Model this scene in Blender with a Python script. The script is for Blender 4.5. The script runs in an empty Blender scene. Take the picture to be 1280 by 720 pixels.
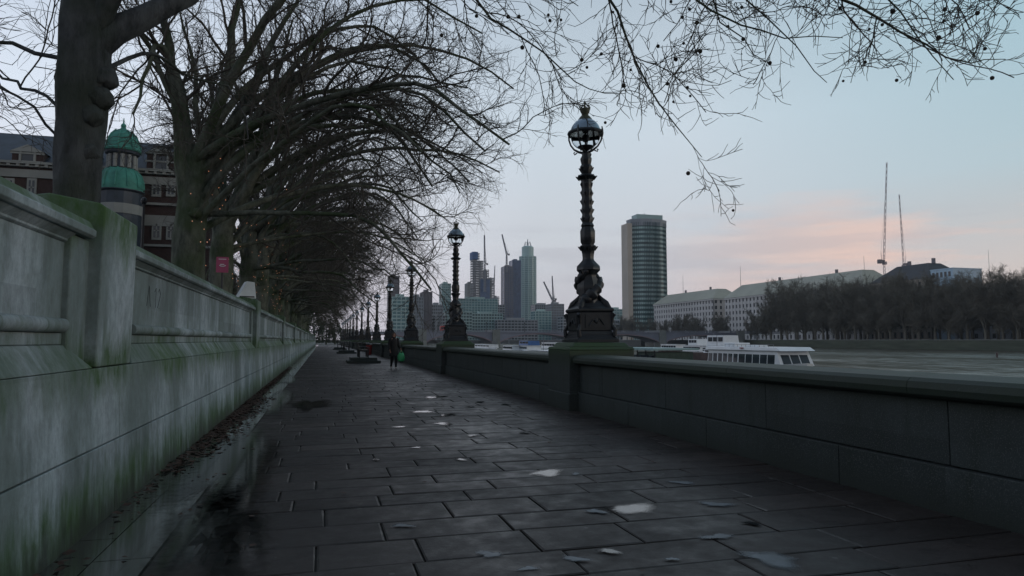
import bpy, math, random
import numpy as np
from mathutils import Vector, Matrix

R = math.radians
rnd = random.Random(7)
sc = bpy.context.scene
COL = sc.collection
F = 853.0                      # focal length in photo pixels (1280 wide)
PH = math.atan(65 / F)         # pitch up
TH = math.atan(237 / F * math.cos(PH))   # yaw to the river
EYE = Vector((0, 0, 1.4))
FW = Vector((math.sin(TH) * math.cos(PH), math.cos(TH) * math.cos(PH), math.sin(PH)))
RT = Vector((math.cos(TH), -math.sin(TH), 0))
UP = RT.cross(FW)
WATER = -2.6

def ray(px, py):
    return (FW + RT * ((px - 640) / F) + UP * ((360 - py) / F)).normalized()
def at(px, py, X=None, Y=None, Z=None):
    d = ray(px, py)
    if Y is not None: t = Y / d.y
    elif X is not None: t = X / d.x
    else: t = (Z - EYE.z) / d.z
    return EYE + d * t

ORD = ['first', 'second', 'third', 'fourth', 'fifth', 'sixth', 'seventh', 'eighth', 'ninth', 'tenth', 'eleventh',
       'twelfth', 'thirteenth', 'fourteenth', 'fifteenth', 'sixteenth', 'seventeenth', 'eighteenth', 'nineteenth',
       'twentieth', 'twenty-first', 'twenty-second', 'twenty-third', 'twenty-fourth', 'twenty-fifth', 'twenty-sixth',
       'twenty-seventh', 'twenty-eighth', 'twenty-ninth', 'thirtieth', 'thirty-first', 'thirty-second', 'thirty-third',
       'thirty-fourth', 'thirty-fifth', 'thirty-sixth', 'thirty-seventh', 'thirty-eighth', 'thirty-ninth', 'fortieth']

# ------------------------------------------------------------------ materials
def nt_mat(name):
    m = bpy.data.materials.new(name); m.use_nodes = True
    nt = m.node_tree; b = nt.nodes['Principled BSDF']
    return m, nt, b
def N(nt, t, **kw):
    n = nt.nodes.new(t)
    for k, v in kw.items():
        if k in n.inputs.keys() if isinstance(k, str) else False: n.inputs[k].default_value = v
        else: setattr(n, k, v)
    return n
def ramp(nt, src, stops):
    r = nt.nodes.new('ShaderNodeValToRGB'); e = r.color_ramp.elements
    while len(e) < len(stops): e.new(0.5)
    for i, (p, c) in enumerate(stops):
        e[i].position = p
        e[i].color = (c, c, c, 1) if isinstance(c, (int, float)) else (*c, 1)
    nt.links.new(src, r.inputs[0]); return r.outputs[0]
def noise(nt, scale, detail=4, rough=.6, vec=None, sx=(1, 1, 1), coord='Object'):
    if vec is None:
        tc = nt.nodes.new('ShaderNodeTexCoord'); vec = tc.outputs[coord]
    if sx != (1, 1, 1):
        mp = nt.nodes.new('ShaderNodeMapping'); mp.inputs['Scale'].default_value = sx
        nt.links.new(vec, mp.inputs[0]); vec = mp.outputs[0]
    n = nt.nodes.new('ShaderNodeTexNoise'); n.inputs['Scale'].default_value = scale
    n.inputs['Detail'].default_value = detail; n.inputs['Roughness'].default_value = rough
    nt.links.new(vec, n.inputs['Vector']); return n.outputs['Fac']
def mixc(nt, fac, a, b, mode='MIX'):
    m = nt.nodes.new('ShaderNodeMix'); m.data_type = 'RGBA'; m.blend_type = mode
    for s, v in ((m.inputs[0], fac), (m.inputs[6], a), (m.inputs[7], b)):
        if isinstance(v, (int, float)): s.default_value = v
        elif isinstance(v, tuple): s.default_value = (*v, 1)
        else: nt.links.new(v, s)
    return m.outputs[2]
def mth(nt, op, a, b=0.0, clamp=False):
    m = nt.nodes.new('ShaderNodeMath'); m.operation = op; m.use_clamp = clamp
    for s, v in ((m.inputs[0], a), (m.inputs[1], b)):
        if isinstance(v, (int, float)): s.default_value = v
        else: nt.links.new(v, s)
    return m.outputs[0]
def bump(nt, b, h, strength, dist=.02):
    n = nt.nodes.new('ShaderNodeBump'); n.inputs['Strength'].default_value = strength
    n.inputs['Distance'].default_value = dist
    nt.links.new(h, n.inputs['Height']); nt.links.new(n.outputs[0], b.inputs['Normal'])
def simple(name, c, rough=.7, metal=0.0, var=.25, scale=2.0, spec=.5, bmp=0.0, sx=(1, 1, 1)):
    m, nt, b = nt_mat(name)
    f = noise(nt, scale, sx=sx)
    c2 = tuple(max(0, v * (1 - var)) for v in c); c3 = tuple(min(1, v * (1 + var)) for v in c)
    nt.links.new(ramp(nt, f, [(.3, c2), (.7, c3)]), b.inputs['Base Color'])
    b.inputs['Roughness'].default_value = rough; b.inputs['Metallic'].default_value = metal
    b.inputs['Specular IOR Level'].default_value = spec
    if bmp: bump(nt, b, f, bmp)
    return m
M = {}
def blockvar(nt, v, length, off, lo_, hi_):
    s_ = nt.nodes.new('ShaderNodeSeparateXYZ'); nt.links.new(v, s_.inputs[0])
    zi = mth(nt, 'MULTIPLY', mth(nt, 'FLOOR', mth(nt, 'MULTIPLY', mth(nt, 'ADD', s_.outputs[2], .008), 1.72)), 7.31)
    w_ = nt.nodes.new('ShaderNodeTexWhiteNoise'); w_.noise_dimensions = '1D'
    nt.links.new(mth(nt, 'ADD', mth(nt, 'FLOOR', mth(nt, 'DIVIDE', mth(nt, 'ADD', s_.outputs[1], off), length)), zi), w_.inputs['W'])
    return ramp(nt, w_.outputs['Value'], [(0, lo_), (1, hi_)])
def mat_wall(pier=False):
    m, nt, b = nt_mat('weathered_stone')
    tc = nt.nodes.new('ShaderNodeTexCoord'); v = tc.outputs['Object']
    sep = nt.nodes.new('ShaderNodeSeparateXYZ'); nt.links.new(v, sep.inputs[0]); z = sep.outputs[2]
    streak = noise(nt, 1.7, 7, .68, v, (1, 2.8, .5))
    fine = noise(nt, 14, 6, .75, v, (1, 1, .6))
    big = noise(nt, .55, 3, .5, v)
    base = ramp(nt, streak, [(.32, (.17, .215, .23)), (.5, (.35, .425, .46)), (.68, (.48, .565, .63))])
    patch = noise(nt, .9, 3, .5, v, (1, 1.1, .5))
    base = mixc(nt, ramp(nt, patch, [(.42, .75), (.56, 0.0)]), base, (.14, .19, .185))
    base = mixc(nt, ramp(nt, patch, [(.56, 0.0), (.66, .8)]), base, (.52, .60, .67))
    base = mixc(nt, ramp(nt, fine, [(.35, .55), (.7, 0.0)]), base, (.09, .11, .10))
    base = mixc(nt, 1.0, base, blockvar(nt, v, 2.9, 6.5, .78, 1.0), 'MULTIPLY')
    # algae: on the sloping ledge, at the foot and over the tops
    zn = mth(nt, 'ADD', z, mth(nt, 'MULTIPLY', mth(nt, 'SUBTRACT', streak, .5), .9))
    foot = ramp(nt, zn, [(0.0, 1.0), (.2, .95), (.48, 0.0)])
    ledge = ramp(nt, mth(nt, 'MULTIPLY', mth(nt, 'ABSOLUTE', mth(nt, 'SUBTRACT', zn, 1.22)), 2.0), [(.12, 1.0), (.62, 0.0)])
    top = ramp(nt, mth(nt, 'SUBTRACT', zn if pier else z, 1.9), [(.12, 0.0), (.34, .9), (.55, 1.0)] if pier else [(.343, 0.0), (.352, .85), (.62, 1.0)])
    k = mth(nt, 'MAXIMUM', mth(nt, 'MAXIMUM', foot, mth(nt, 'MULTIPLY', ledge, ramp(nt, big, [(.32, .35), (.5, 1.0)]))), top)
    k = mth(nt, 'MULTIPLY', k, ramp(nt, noise(nt, 5, 5, .7, v, (1, 1, .5)), [(.3, .35), (.6, 1.0)]))
    green = mixc(nt, big, (.016, .046, .010), (.055, .125, .028))
    col = mixc(nt, k, base, green)
    damp = ramp(nt, zn, [(0.0, .85), (.10, .55), (.24, 0.0)])
    col = mixc(nt, damp, col, (.015, .02, .012))
    nt.links.new(col, b.inputs['Base Color'])
    b.inputs['Roughness'].default_value = .75
    bump(nt, b, fine, .35, .01)
    return m
M['wall'] = mat_wall(); M['wallpier'] = mat_wall(True)
def mat_parapet():
    m, nt, b = nt_mat('parapet_granite')
    tc = nt.nodes.new('ShaderNodeTexCoord'); v = tc.outputs['Object']
    sep = nt.nodes.new('ShaderNodeSeparateXYZ'); nt.links.new(v, sep.inputs[0]); z = sep.outputs[2]
    n1 = noise(nt, 1.3, 6, .65, v, (1, 1, .5)); n2 = noise(nt, 22, 5, .7, v)
    base = ramp(nt, n1, [(.3, (.034, .042, .04)), (.7, (.062, .076, .08))])
    base = mixc(nt, 1.0, base, blockvar(nt, v, 2.4, 5.1, .62, 1.0), 'MULTIPLY')
    stn = noise(nt, 2.2, 5, .65, v, (1, 2.6, .3)); base = mixc(nt, ramp(nt, stn, [(.52, 0.0), (.66, .7)]), base, (.02, .028, .022))
    spk = noise(nt, 90, 2, .5, v); base = mixc(nt, ramp(nt, spk, [(.56, 0.0), (.64, .6)]), base, (.15, .16, .16))
    geo = nt.nodes.new('ShaderNodeNewGeometry'); s2 = nt.nodes.new('ShaderNodeSeparateXYZ'); nt.links.new(geo.outputs['Normal'], s2.inputs[0])
    topm = mth(nt, 'MULTIPLY', ramp(nt, z, [(.80, 0.0), (.98, 1.0)]), ramp(nt, n1, [(.3, .55), (.55, 1.0)]))
    col = mixc(nt, topm, base, mixc(nt, n2, (.012, .022, .012), (.032, .048, .030)))
    col = mixc(nt, mth(nt, 'MULTIPLY', ramp(nt, mth(nt, 'SUBTRACT', z, .3), [(.78, 0.0), (.92, 1.0)]), ramp(nt, n1, [(.3, .4), (.55, 1.0)])), col, (.035, .075, .022))
    col = mixc(nt, ramp(nt, z, [(.0, .8), (.25, 0.0)]), col, (.03, .035, .028))
    col = mixc(nt, ramp(nt, n2, [(.4, .4), (.65, 0.0)]), col, (.03, .04, .035))
    nt.links.new(col, b.inputs['Base Color']); b.inputs['Roughness'].default_value = .6
    bump(nt, b, n2, .3, .01)
    return m
M['parapet'] = mat_parapet()
def mat_paving():
    m, nt, b = nt_mat('wet_paving')
    tc = nt.nodes.new('ShaderNodeTexCoord'); v = tc.outputs['Object']
    at_ = nt.nodes.new('ShaderNodeAttribute'); at_.attribute_name = 'slab'
    big = noise(nt, .7, 4, .6, v); fine = noise(nt, 30, 5, .75, v); mid = noise(nt, 5, 5, .65, v)
    c = ramp(nt, at_.outputs['Fac'], [(0, (.022, .016, .014)), (.5, (.042, .032, .028)), (1, (.075, .058, .051))])
    c = mixc(nt, ramp(nt, mid, [(.3, .5), (.7, 0.0)]), c, (.03, .027, .028))
    c = mixc(nt, ramp(nt, fine, [(.60, 0.0), (.76, .45)]), c, (.16, .15, .145))
    st_ = noise(nt, 1.6, 6, .75, v); c = mixc(nt, ramp(nt, st_, [(.50, 0.0), (.60, .35)]), c, (.018, .016, .014))
    vo = nt.nodes.new('ShaderNodeTexVoronoi'); vo.inputs['Scale'].default_value = 2.6; nt.links.new(v, vo.inputs['Vector'])
    c = mixc(nt, ramp(nt, vo.outputs['Distance'], [(.045, .6), (.055, 0.0)]), c, (.15, .145, .14))
    nt.links.new(c, b.inputs['Base Color'])
    b.inputs['Specular IOR Level'].default_value = .34
    nt.links.new(ramp(nt, mixc(nt, .5, big, mid), [(.38, .34), (.48, .50), (.62, .68)]), b.inputs['Roughness'])
    bump(nt, b, mixc(nt, .4, fine, mid), .45, .008)
    return m
M['paving'] = mat_paving()
def mat_gutter():
    m, nt, b = nt_mat('wet_gutter_stone')
    tc = nt.nodes.new('ShaderNodeTexCoord'); v = tc.outputs['Object']
    n1 = noise(nt, .8, 4, .6, v, (1, .35, 1)); fine = noise(nt, 12, 4, .6, v)
    nt.links.new(ramp(nt, fine, [(.3, (.025, .027, .025)), (.7, (.06, .06, .055))]), b.inputs['Base Color'])
    nt.links.new(ramp(nt, n1, [(.30, .05), (.58, .10), (.72, .45)]), b.inputs['Roughness'])
    b.inputs['Coat Weight'].default_value = .8; b.inputs['Coat Roughness'].default_value = .06
    bump(nt, b, noise(nt, 3, 2, .5, v), .04, .01)
    return m
M['gutter'] = mat_gutter()
def soften(nt, b, lo_=.10, hi_=.85, nscale=11):
    a_ = nt.nodes.new('ShaderNodeAttribute'); a_.attribute_name = 'inner'
    f_ = noise(nt, nscale, 5, .65)
    k_ = ramp(nt, mth(nt, 'ADD', a_.outputs['Fac'], mth(nt, 'MULTIPLY', mth(nt, 'SUBTRACT', f_, .5), 1.0)), [(lo_, 0.0), (hi_, 1.0)])
    nt.links.new(k_, b.inputs['Alpha'])
def water_sheet(name, pts, mat):
    n = len(pts); cx = sum(p[0] for p in pts) / n; cy = sum(p[1] for p in pts) / n; z = pts[0][2]
    vs = []; rings = (1.0, .8, .6, .35)
    for q in rings: vs += [(cx + (p[0] - cx) * q, cy + (p[1] - cy) * q, z) for p in pts]
    vs.append((cx, cy, z)); fs = []
    for i in range(3): fs += [(i * n + k, i * n + (k + 1) % n, (i + 1) * n + (k + 1) % n, (i + 1) * n + k) for k in range(n)]
    fs += [(3 * n + k, 3 * n + (k + 1) % n, 4 * n) for k in range(n)]
    o = MB().add(vs, fs).build(name, mat); at_ = o.data.attributes.new('inner', 'FLOAT', 'POINT')
    at_.data.foreach_set('value', [0.0] * n + [.3] * n + [.65] * n + [1.0] * n + [1.0]); tag(o, kind='structure'); return o
def mat_puddle():
    m, nt, b = nt_mat('puddle_water'); soften(nt, b)
    b.inputs['Base Color'].default_value = (.02, .022, .024, 1)
    b.inputs['Roughness'].default_value = .07; b.inputs['IOR'].default_value = 1.5
    bump(nt, b, noise(nt, 9, 3), .05, .01)
    return m
M['puddle'] = mat_puddle()
def mat_bark(name, c1, c2, c3):
    m, nt, b = nt_mat(name)
    tc = nt.nodes.new('ShaderNodeTexCoord'); v = tc.outputs['Object']
    n1 = noise(nt, 3.5, 6, .7, v, (1, 1, .4)); n2 = noise(nt, .8, 3, .5, v); n3 = noise(nt, 22, 5, .7, v, (1, 1, .25))
    c = ramp(nt, n1, [(.35, c1), (.6, c2)])
    c = mixc(nt, ramp(nt, n2, [(.45, 0.0), (.62, .75)]), c, c3)
    nt.links.new(c, b.inputs['Base Color']); b.inputs['Roughness'].default_value = .9
    b.inputs['Specular IOR Level'].default_value = .2
    bump(nt, b, mixc(nt, .5, n1, n3), 1.0, .08)
    return m
M['bark'] = mat_bark('plane_bark', (.045, .052, .042), (.15, .16, .13), (.045, .07, .028))
M['bark_grey'] = mat_bark('grey_bark', (.04, .042, .045), (.12, .125, .13), (.05, .062, .045))
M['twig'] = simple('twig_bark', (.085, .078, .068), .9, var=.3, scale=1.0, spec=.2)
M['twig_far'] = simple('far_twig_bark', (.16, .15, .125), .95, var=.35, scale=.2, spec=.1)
M['seed'] = simple('seed_ball', (.035, .028, .022), .9)
M['iron'] = simple('cast_iron', (.010, .012, .016), .42, var=.3, scale=9, bmp=.3)
M['gold'] = simple('tarnished_gilt', (.055, .06, .035), .55, metal=.2, var=.3, scale=9)
def mat_glass(name, c, rough=.05, alpha=None, metal=0, trans=0):
    m, nt, b = nt_mat(name)
    f = noise(nt, .15, 3); c2 = tuple(v * .75 for v in c); c3 = tuple(min(1, v * 1.2) for v in c)
    nt.links.new(ramp(nt, f, [(.35, c2), (.65, c3)]), b.inputs['Base Color'])
    b.inputs['Roughness'].default_value = rough; b.inputs['Metallic'].default_value = metal
    b.inputs['Transmission Weight'].default_value = trans
    return m
M['dome'] = mat_glass('lamp_opal_cap', (.26, .34, .42), .16, metal=.45)
M['globe'] = mat_glass('lamp_clear_globe', (.85, .92, .95), .02, trans=1.0)
M['globe'].node_tree.nodes['Principled BSDF'].inputs['IOR'].default_value = 1.06
M['leaf'] = simple('leaf_litter', (.065, .034, .024), .8, var=.6, scale=11)
def mat_water():
    m, nt, b = nt_mat('river_water')
    tc = nt.nodes.new('ShaderNodeTexCoord'); v = tc.outputs['Object']
    n1 = noise(nt, .55, 5, .6, v, (1, .5, 1)); n2 = noise(nt, .09, 4, .6, v, (.5, 1, 1)); n3 = noise(nt, .035, 5, .65, v, (1.6, .35, 1))
    nt.nodes.remove(b); out = nt.nodes['Material Output']
    df = nt.nodes.new('ShaderNodeBsdfDiffuse'); df.inputs[0].default_value = (.060, .055, .038, 1)
    gl = nt.nodes.new('ShaderNodeBsdfAnisotropic'); gl.inputs['Color'].default_value = (.92, .94, .92, 1); gl.inputs['Roughness'].default_value = .24
    bp = nt.nodes.new('ShaderNodeBump'); bp.inputs['Strength'].default_value = 1.0; bp.inputs['Distance'].default_value = .9
    nt.links.new(mixc(nt, .4, n1, n2), bp.inputs['Height']); nt.links.new(bp.outputs[0], gl.inputs['Normal'])
    mx = nt.nodes.new('ShaderNodeMixShader'); nt.links.new(ramp(nt, mixc(nt, .45, n3, n1), [(.40, .05), (.50, .13), (.60, .34)]), mx.inputs[0])
    nt.links.new(df.outputs[0], mx.inputs[1]); nt.links.new(gl.outputs[0], mx.inputs[2]); nt.links.new(mx.outputs[0], out.inputs['Surface'])
    return m
M['water'] = mat_water()
M['ground'] = simple('bare_ground', (.07, .07, .06), .9, scale=.5)
M['asphalt'] = simple('asphalt', (.05, .05, .05), .8, scale=3)
M['farwall'] = simple('algae_river_wall', (.055, .065, .045), .9, var=.4, scale=.3, sx=(1, .3, 2))
M['brick'] = simple('red_brick', (.045, .026, .024), .85, var=.25, scale=3)
M['slate'] = simple('slate', (.03, .042, .06), .55, var=.3, scale=1.5)
M['stone_pale'] = simple('pale_stone', (.24, .25, .24), .8, var=.2, scale=.4)
M['portland'] = simple('portland_stone', (.50, .49, .49), .8, var=.1, scale=.05)
M['roof_pale'] = simple('pale_copper_roof', (.36, .36, .30), .7, var=.12, scale=.05)
M['roof_dark'] = simple('dark_slate_roof', (.04, .042, .05), .7, var=.2, scale=.1)
M['copper'] = simple('verdigris', (.045, .21, .165), .7, var=.35, scale=1.2)
M['win'] = mat_glass('window_glass', (.035, .045, .055), .08)
M['white'] = simple('white_paint', (.72, .74, .76), .45, var=.08, scale=1)
M['boatwhite'] = simple('boat_white', (.74, .76, .78), .35, var=.08, scale=.6)
M['blue'] = simple('blue_paint', (.04, .12, .32), .45, var=.2)
M['bluewhite'] = simple('pale_blue_cladding', (.36, .50, .62), .5, var=.1, scale=.1)
M['rust'] = simple('rusty_hull', (.09, .06, .055), .75, var=.4, scale=.6)
M['greenpaint'] = simple('dark_green_paint', (.03, .06, .045), .55, var=.3)
M['red'] = simple('red_paint', (.38, .045, .04), .5, var=.15)
M['pink'] = simple('pink_sign_face', (.34, .06, .13), .5, var=.1)
M['bridge'] = simple('bridge_grey_paint', (.20, .21, .26), .6, var=.15, scale=.1)
M['bridgered'] = simple('bridge_red_paint', (.24, .17, .19), .6, var=.15, scale=.1)
M['granite'] = simple('bridge_granite', (.20, .21, .20), .8, var=.2, scale=.2)
M['tealglass'] = mat_glass('teal_glass', (.10, .22, .24), .12)
M['tealslab'] = simple('teal_grey_cladding', (.28, .40, .40), .6, var=.1, scale=.05)
M['darkteal'] = mat_glass('dark_teal_glass', (.035, .085, .09), .15)
M['blueglass'] = mat_glass('blue_glass', (.06, .10, .20), .15)
M['concrete'] = simple('raw_concrete', (.27, .27, .29), .85, var=.15, scale=.05)
M['greyslab'] = simple('grey_cladding', (.25, .27, .30), .7, var=.12, scale=.05)
M['beige'] = simple('beige_concrete', (.44, .39, .34), .8, var=.1, scale=.05)
M['brownclad'] = simple('brown_grey_cladding', (.17, .155, .17), .8, var=.12, scale=.05)
M['palegreen'] = simple('pale_green_cladding', (.36, .50, .49), .5, var=.08, scale=.02)
M['bluewrap'] = simple('blue_site_netting', (.05, .11, .26), .8, var=.2, scale=.1)
M['steel'] = simple('crane_steel', (.22, .22, .25), .6)
M['steelpink'] = simple('pale_crane_steel', (.36, .30, .32), .6)
M['coat'] = simple('black_cloth', (.012, .012, .014), .85, scale=8)
M['skin'] = simple('skin', (.36, .20, .15), .55, var=.08, scale=12)
M['hair'] = simple('brown_hair', (.04, .022, .016), .6, scale=30)
M['greenbag'] = simple('green_plastic', (.06, .42, .16), .45, var=.12)
M['shoe'] = simple('pale_shoes', (.45, .42, .40), .6)
M['benchwood'] = simple('bench_timber', (.055, .045, .04), .6, var=.35, scale=6)
M['evergreen'] = simple('evergreen_leaves', (.022, .035, .018), .7, var=.45, scale=2)
M['metalbox'] = simple('pale_metal', (.50, .54, .55), .5, var=.15)
def emit(name, c, s):
    m, nt, b = nt_mat(name); b.inputs['Emission Color'].default_value = (*c, 1); b.inputs['Emission Strength'].default_value = s
    return m
M['bulb'] = emit('warm_bulb', (1, .30, .07), .6)

# ------------------------------------------------------------------ mesh helpers
class MB:
    def __init__(s): s.v = []; s.f = []
    def add(s, vs, fs):
        o = len(s.v); s.v += [tuple(p) for p in vs]; s.f += [tuple(o + i for i in f) for f in fs]; return s
    def box(s, x0, x1, y0, y1, z0, z1):
        if x1 < x0: x0, x1 = x1, x0
        if y1 < y0: y0, y1 = y1, y0
        vs = [(x0, y0, z0), (x1, y0, z0), (x1, y1, z0), (x0, y1, z0), (x0, y0, z1), (x1, y0, z1), (x1, y1, z1), (x0, y1, z1)]
        return s.add(vs, [(0, 3, 2, 1), (4, 5, 6, 7), (0, 1, 5, 4), (1, 2, 6, 5), (2, 3, 7, 6), (3, 0, 4, 7)])
    def frustum(s, a, za, b, zb):
        """a, b = (x0,x1,y0,y1) rectangles at za and zb"""
        vs = [(a[0], a[2], za), (a[1], a[2], za), (a[1], a[3], za), (a[0], a[3], za), (b[0], b[2], zb), (b[1], b[2], zb), (b[1], b[3], zb), (b[0], b[3], zb)]
        return s.add(vs, [(0, 3, 2, 1), (4, 5, 6, 7), (0, 1, 5, 4), (1, 2, 6, 5), (2, 3, 7, 6), (3, 0, 4, 7)])
    def prof_y(s, prof, y0, y1, cap=True):
        """xz profile (closed) extruded along y"""
        n = len(prof); vs = [(x, y0, z) for x, z in prof] + [(x, y1, z) for x, z in prof]
        fs = [(i, (i + 1) % n, n + (i + 1) % n, n + i) for i in range(n)]
        if cap: fs += [tuple(range(n))[::-1], tuple(range(n, 2 * n))]
        return s.add(vs, fs)
    def prism(s, pts, z0, z1, pts2=None):
        n = len(pts); p2 = pts2 or pts
        vs = [(x, y, z0) for x, y in pts] + [(x, y, z1) for x, y in p2]
        fs = [(i, (i + 1) % n, n + (i + 1) % n, n + i) for i in range(n)] + [tuple(range(n))[::-1], tuple(range(n, 2 * n))]
        return s.add(vs, fs)
    def lathe(s, prof, c=(0, 0, 0), n=20, a0=0, lobes=0, amp=0):
        vs = []; m = len(prof)
        for r, z in prof:
            for k in range(n):
                a = a0 + 2 * math.pi * k / n; rr = r * (1 + amp * math.cos(lobes * a)) if lobes else r
                vs.append((c[0] + rr * math.cos(a), c[1] + rr * math.sin(a), c[2] + z))
        fs = [(i * n + k, i * n + (k + 1) % n, (i + 1) * n + (k + 1) % n, (i + 1) * n + k) for i in range(m - 1) for k in range(n)]
        fs += [tuple(range(n))[::-1], tuple(range((m - 1) * n, m * n))]
        return s.add(vs, fs)
    def tube(s, pts, rs, n=8):
        pts = [Vector(p) for p in pts]
        if isinstance(rs, (int, float)): rs = [rs] * len(pts)
        vs = []; prev = None
        for i, p in enumerate(pts):
            t = (pts[min(i + 1, len(pts) - 1)] - pts[max(i - 1, 0)]).normalized()
            if prev is None: u = t.orthogonal().normalized()
            else: u = (prev - t * prev.dot(t)).normalized()
            prev = u; w = t.cross(u)
            for k in range(n):
                a = 2 * math.pi * k / n; vs.append(p + (u * math.cos(a) + w * math.sin(a)) * rs[i])
        m = len(pts)
        fs = [(i * n + k, i * n + (k + 1) % n, (i + 1) * n + (k + 1) % n, (i + 1) * n + k) for i in range(m - 1) for k in range(n)]
        fs += [tuple(range(n))[::-1], tuple(range((m - 1) * n, m * n))]
        return s.add(vs, fs)
    def ball(s, c, r, n=8, m=6, sc_=(1, 1, 1)):
        prof = [(max(1e-3, math.sin(math.pi * i / m)) , -math.cos(math.pi * i / m)) for i in range(m + 1)]
        o = MB().lathe(prof, n=n)
        return s.add([(c[0] + x * r * sc_[0], c[1] + y * r * sc_[1], c[2] + z * r * sc_[2]) for x, y, z in o.v], o.f)
    def build(s, name, mat, parent=None, smooth=False, bevel=0):
        me = bpy.data.meshes.new(name); me.from_pydata(s.v, [], s.f); me.update()
        if smooth:
            for p in me.polygons: p.use_smooth = True
            try: me.set_sharp_from_angle(angle=R(40))
            except Exception: pass
        me.materials.append(mat)
        o = bpy.data.objects.new(name, me); COL.objects.link(o)
        if parent is not None: o.parent = parent
        if bevel:
            bm_ = o.modifiers.new('bevel', 'BEVEL'); bm_.width = bevel; bm_.segments = 2; bm_.limit_method = 'ANGLE'; bm_.angle_limit = R(35)
        return o
def tag(o, label=None, cat=None, group=None, kind=None):
    if label: o['label'] = label
    if cat: o['category'] = cat
    if group: o['group'] = group
    if kind: o['kind'] = kind
    return o
def thing(name, label, cat, loc=(0, 0, 0), rz=0, group=None):
    o = bpy.data.objects.new(name, None); COL.objects.link(o); o.location = loc; o.rotation_euler = (0, 0, rz)
    o.empty_display_size = .2
    return tag(o, label, cat, group)
def dup(root, loc, rz=0, label=None, group=None, scale=None):
    r = root.copy(); COL.objects.link(r); r.location = loc; r.rotation_euler = (0, 0, rz)
    if scale: r.scale = scale
    if label: r['label'] = label
    if group: r['group'] = group
    for ch in list(root.children):
        c = ch.copy(); COL.objects.link(c); c.parent = r
        for g in ch.children:
            d = g.copy(); COL.objects.link(d); d.parent = c
    return r

# ------------------------------------------------------------------ setting: ground, river
def sheet(name, x0, x1, y0, y1, z, mat, n=1):
    o = MB().add([(x0, y0, z), (x1, y0, z), (x1, y1, z), (x0, y1, z)], [(0, 1, 2, 3)]).build(name, mat)
    return tag(o, kind='structure')
FARX = 250.0
sheet('river_water', 5.0, 2500, -300, 3200, WATER, M['water'])
o = MB().box(-3000, 5.3, -60, 830, -3.5, -.03).build('ground', M['ground']); tag(o, kind='structure')
o = MB().box(FARX + 1.2, 3000, -300, 830, -3.5, 1.25).build('far_bank_ground', M['asphalt']); tag(o, kind='structure')
o = MB().box(-3000, 3000, 830, 3300, -3.5, 1.25).build('distant_ground', M['asphalt']); tag(o, kind='structure')
o = MB().box(-3000, -2.5, -60, 400, -.02, .65).build('raised_garden_ground', M['ground']); tag(o, kind='structure')

# paving slabs laid in courses across the path
def paving():
    r = random.Random(3); vs = []; fs = []; vals = []
    y = -4.0; row = 0
    while y < 215:
        h = .48 if y < 90 else .96
        if y < 90: h *= r.choice([.84, 1, 1, 1.12])
        x = -1.02 - r.random() * .0; first = True
        while x < 4.9:
            w = r.uniform(.65, 1.25) if y < 90 else r.uniform(1.3, 2.2)
            if first: w *= r.uniform(.4, 1); first = False
            x1 = min(x + w, 4.9)
            if 4.9 - x1 < .25: x1 = 4.9
            g = .007; bz = r.gauss(0, .0015); tx = r.gauss(0, .004); ty = r.gauss(0, .004)
            a, b_, c, d = x + g, x1 - g, y + g, y + h - g; e = .012
            def hz(X, Y): return bz + tx * (X - (a + b_) / 2) + ty * (Y - (c + d) / 2)
            o_ = len(vs)
            j = [r.uniform(-.008, .008) for _ in range(8)]
            top = [(a + e + j[0], c + e + j[1]), (b_ - e + j[2], c + e + j[3]), (b_ - e + j[4], d - e + j[5]), (a + e + j[6], d - e + j[7])]
            out = [(a, c), (b_, c), (b_, d), (a, d)]
            vs += [(X, Y, hz(X, Y)) for X, Y in top] + [(X, Y, hz(X, Y) - .006) for X, Y in out] + [(X, Y, -.025) for X, Y in out]
            fs.append((o_, o_ + 1, o_ + 2, o_ + 3))
            for k in range(4):
                k2 = (k + 1) % 4
                fs += [(o_ + 4 + k, o_ + 4 + k2, o_ + k2, o_ + k), (o_ + 8 + k, o_ + 8 + k2, o_ + 4 + k2, o_ + 4 + k)]
            vals += [min(1, max(0, r.gauss(.45, .22)))] * 9
            x = x1
        y += h; row += 1
    me = bpy.data.meshes.new('pavement'); me.from_pydata(vs, [], fs); me.update()
    at_ = me.attributes.new('slab', 'FLOAT', 'FACE'); at_.data.foreach_set('value', vals)
    me.materials.append(M['paving']); o = bpy.data.objects.new('pavement', me); COL.objects.link(o); tag(o, kind='structure')
paving()
g = MB(); y = -4.0
while y < 200:
    l = rnd.uniform(1.7, 2.3); g.box(-1.70, -1.385, y + .005, y + l - .005, -.025, -.006); y += l
y = -4.0
while y < 200:
    l = rnd.uniform(1.5, 2.4); g.box(-1.372, -1.032, y + .005, y + l - .005, -.025, .0); y += l
tag(g.build('gutter_paving', M['gutter']), kind='structure')
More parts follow.
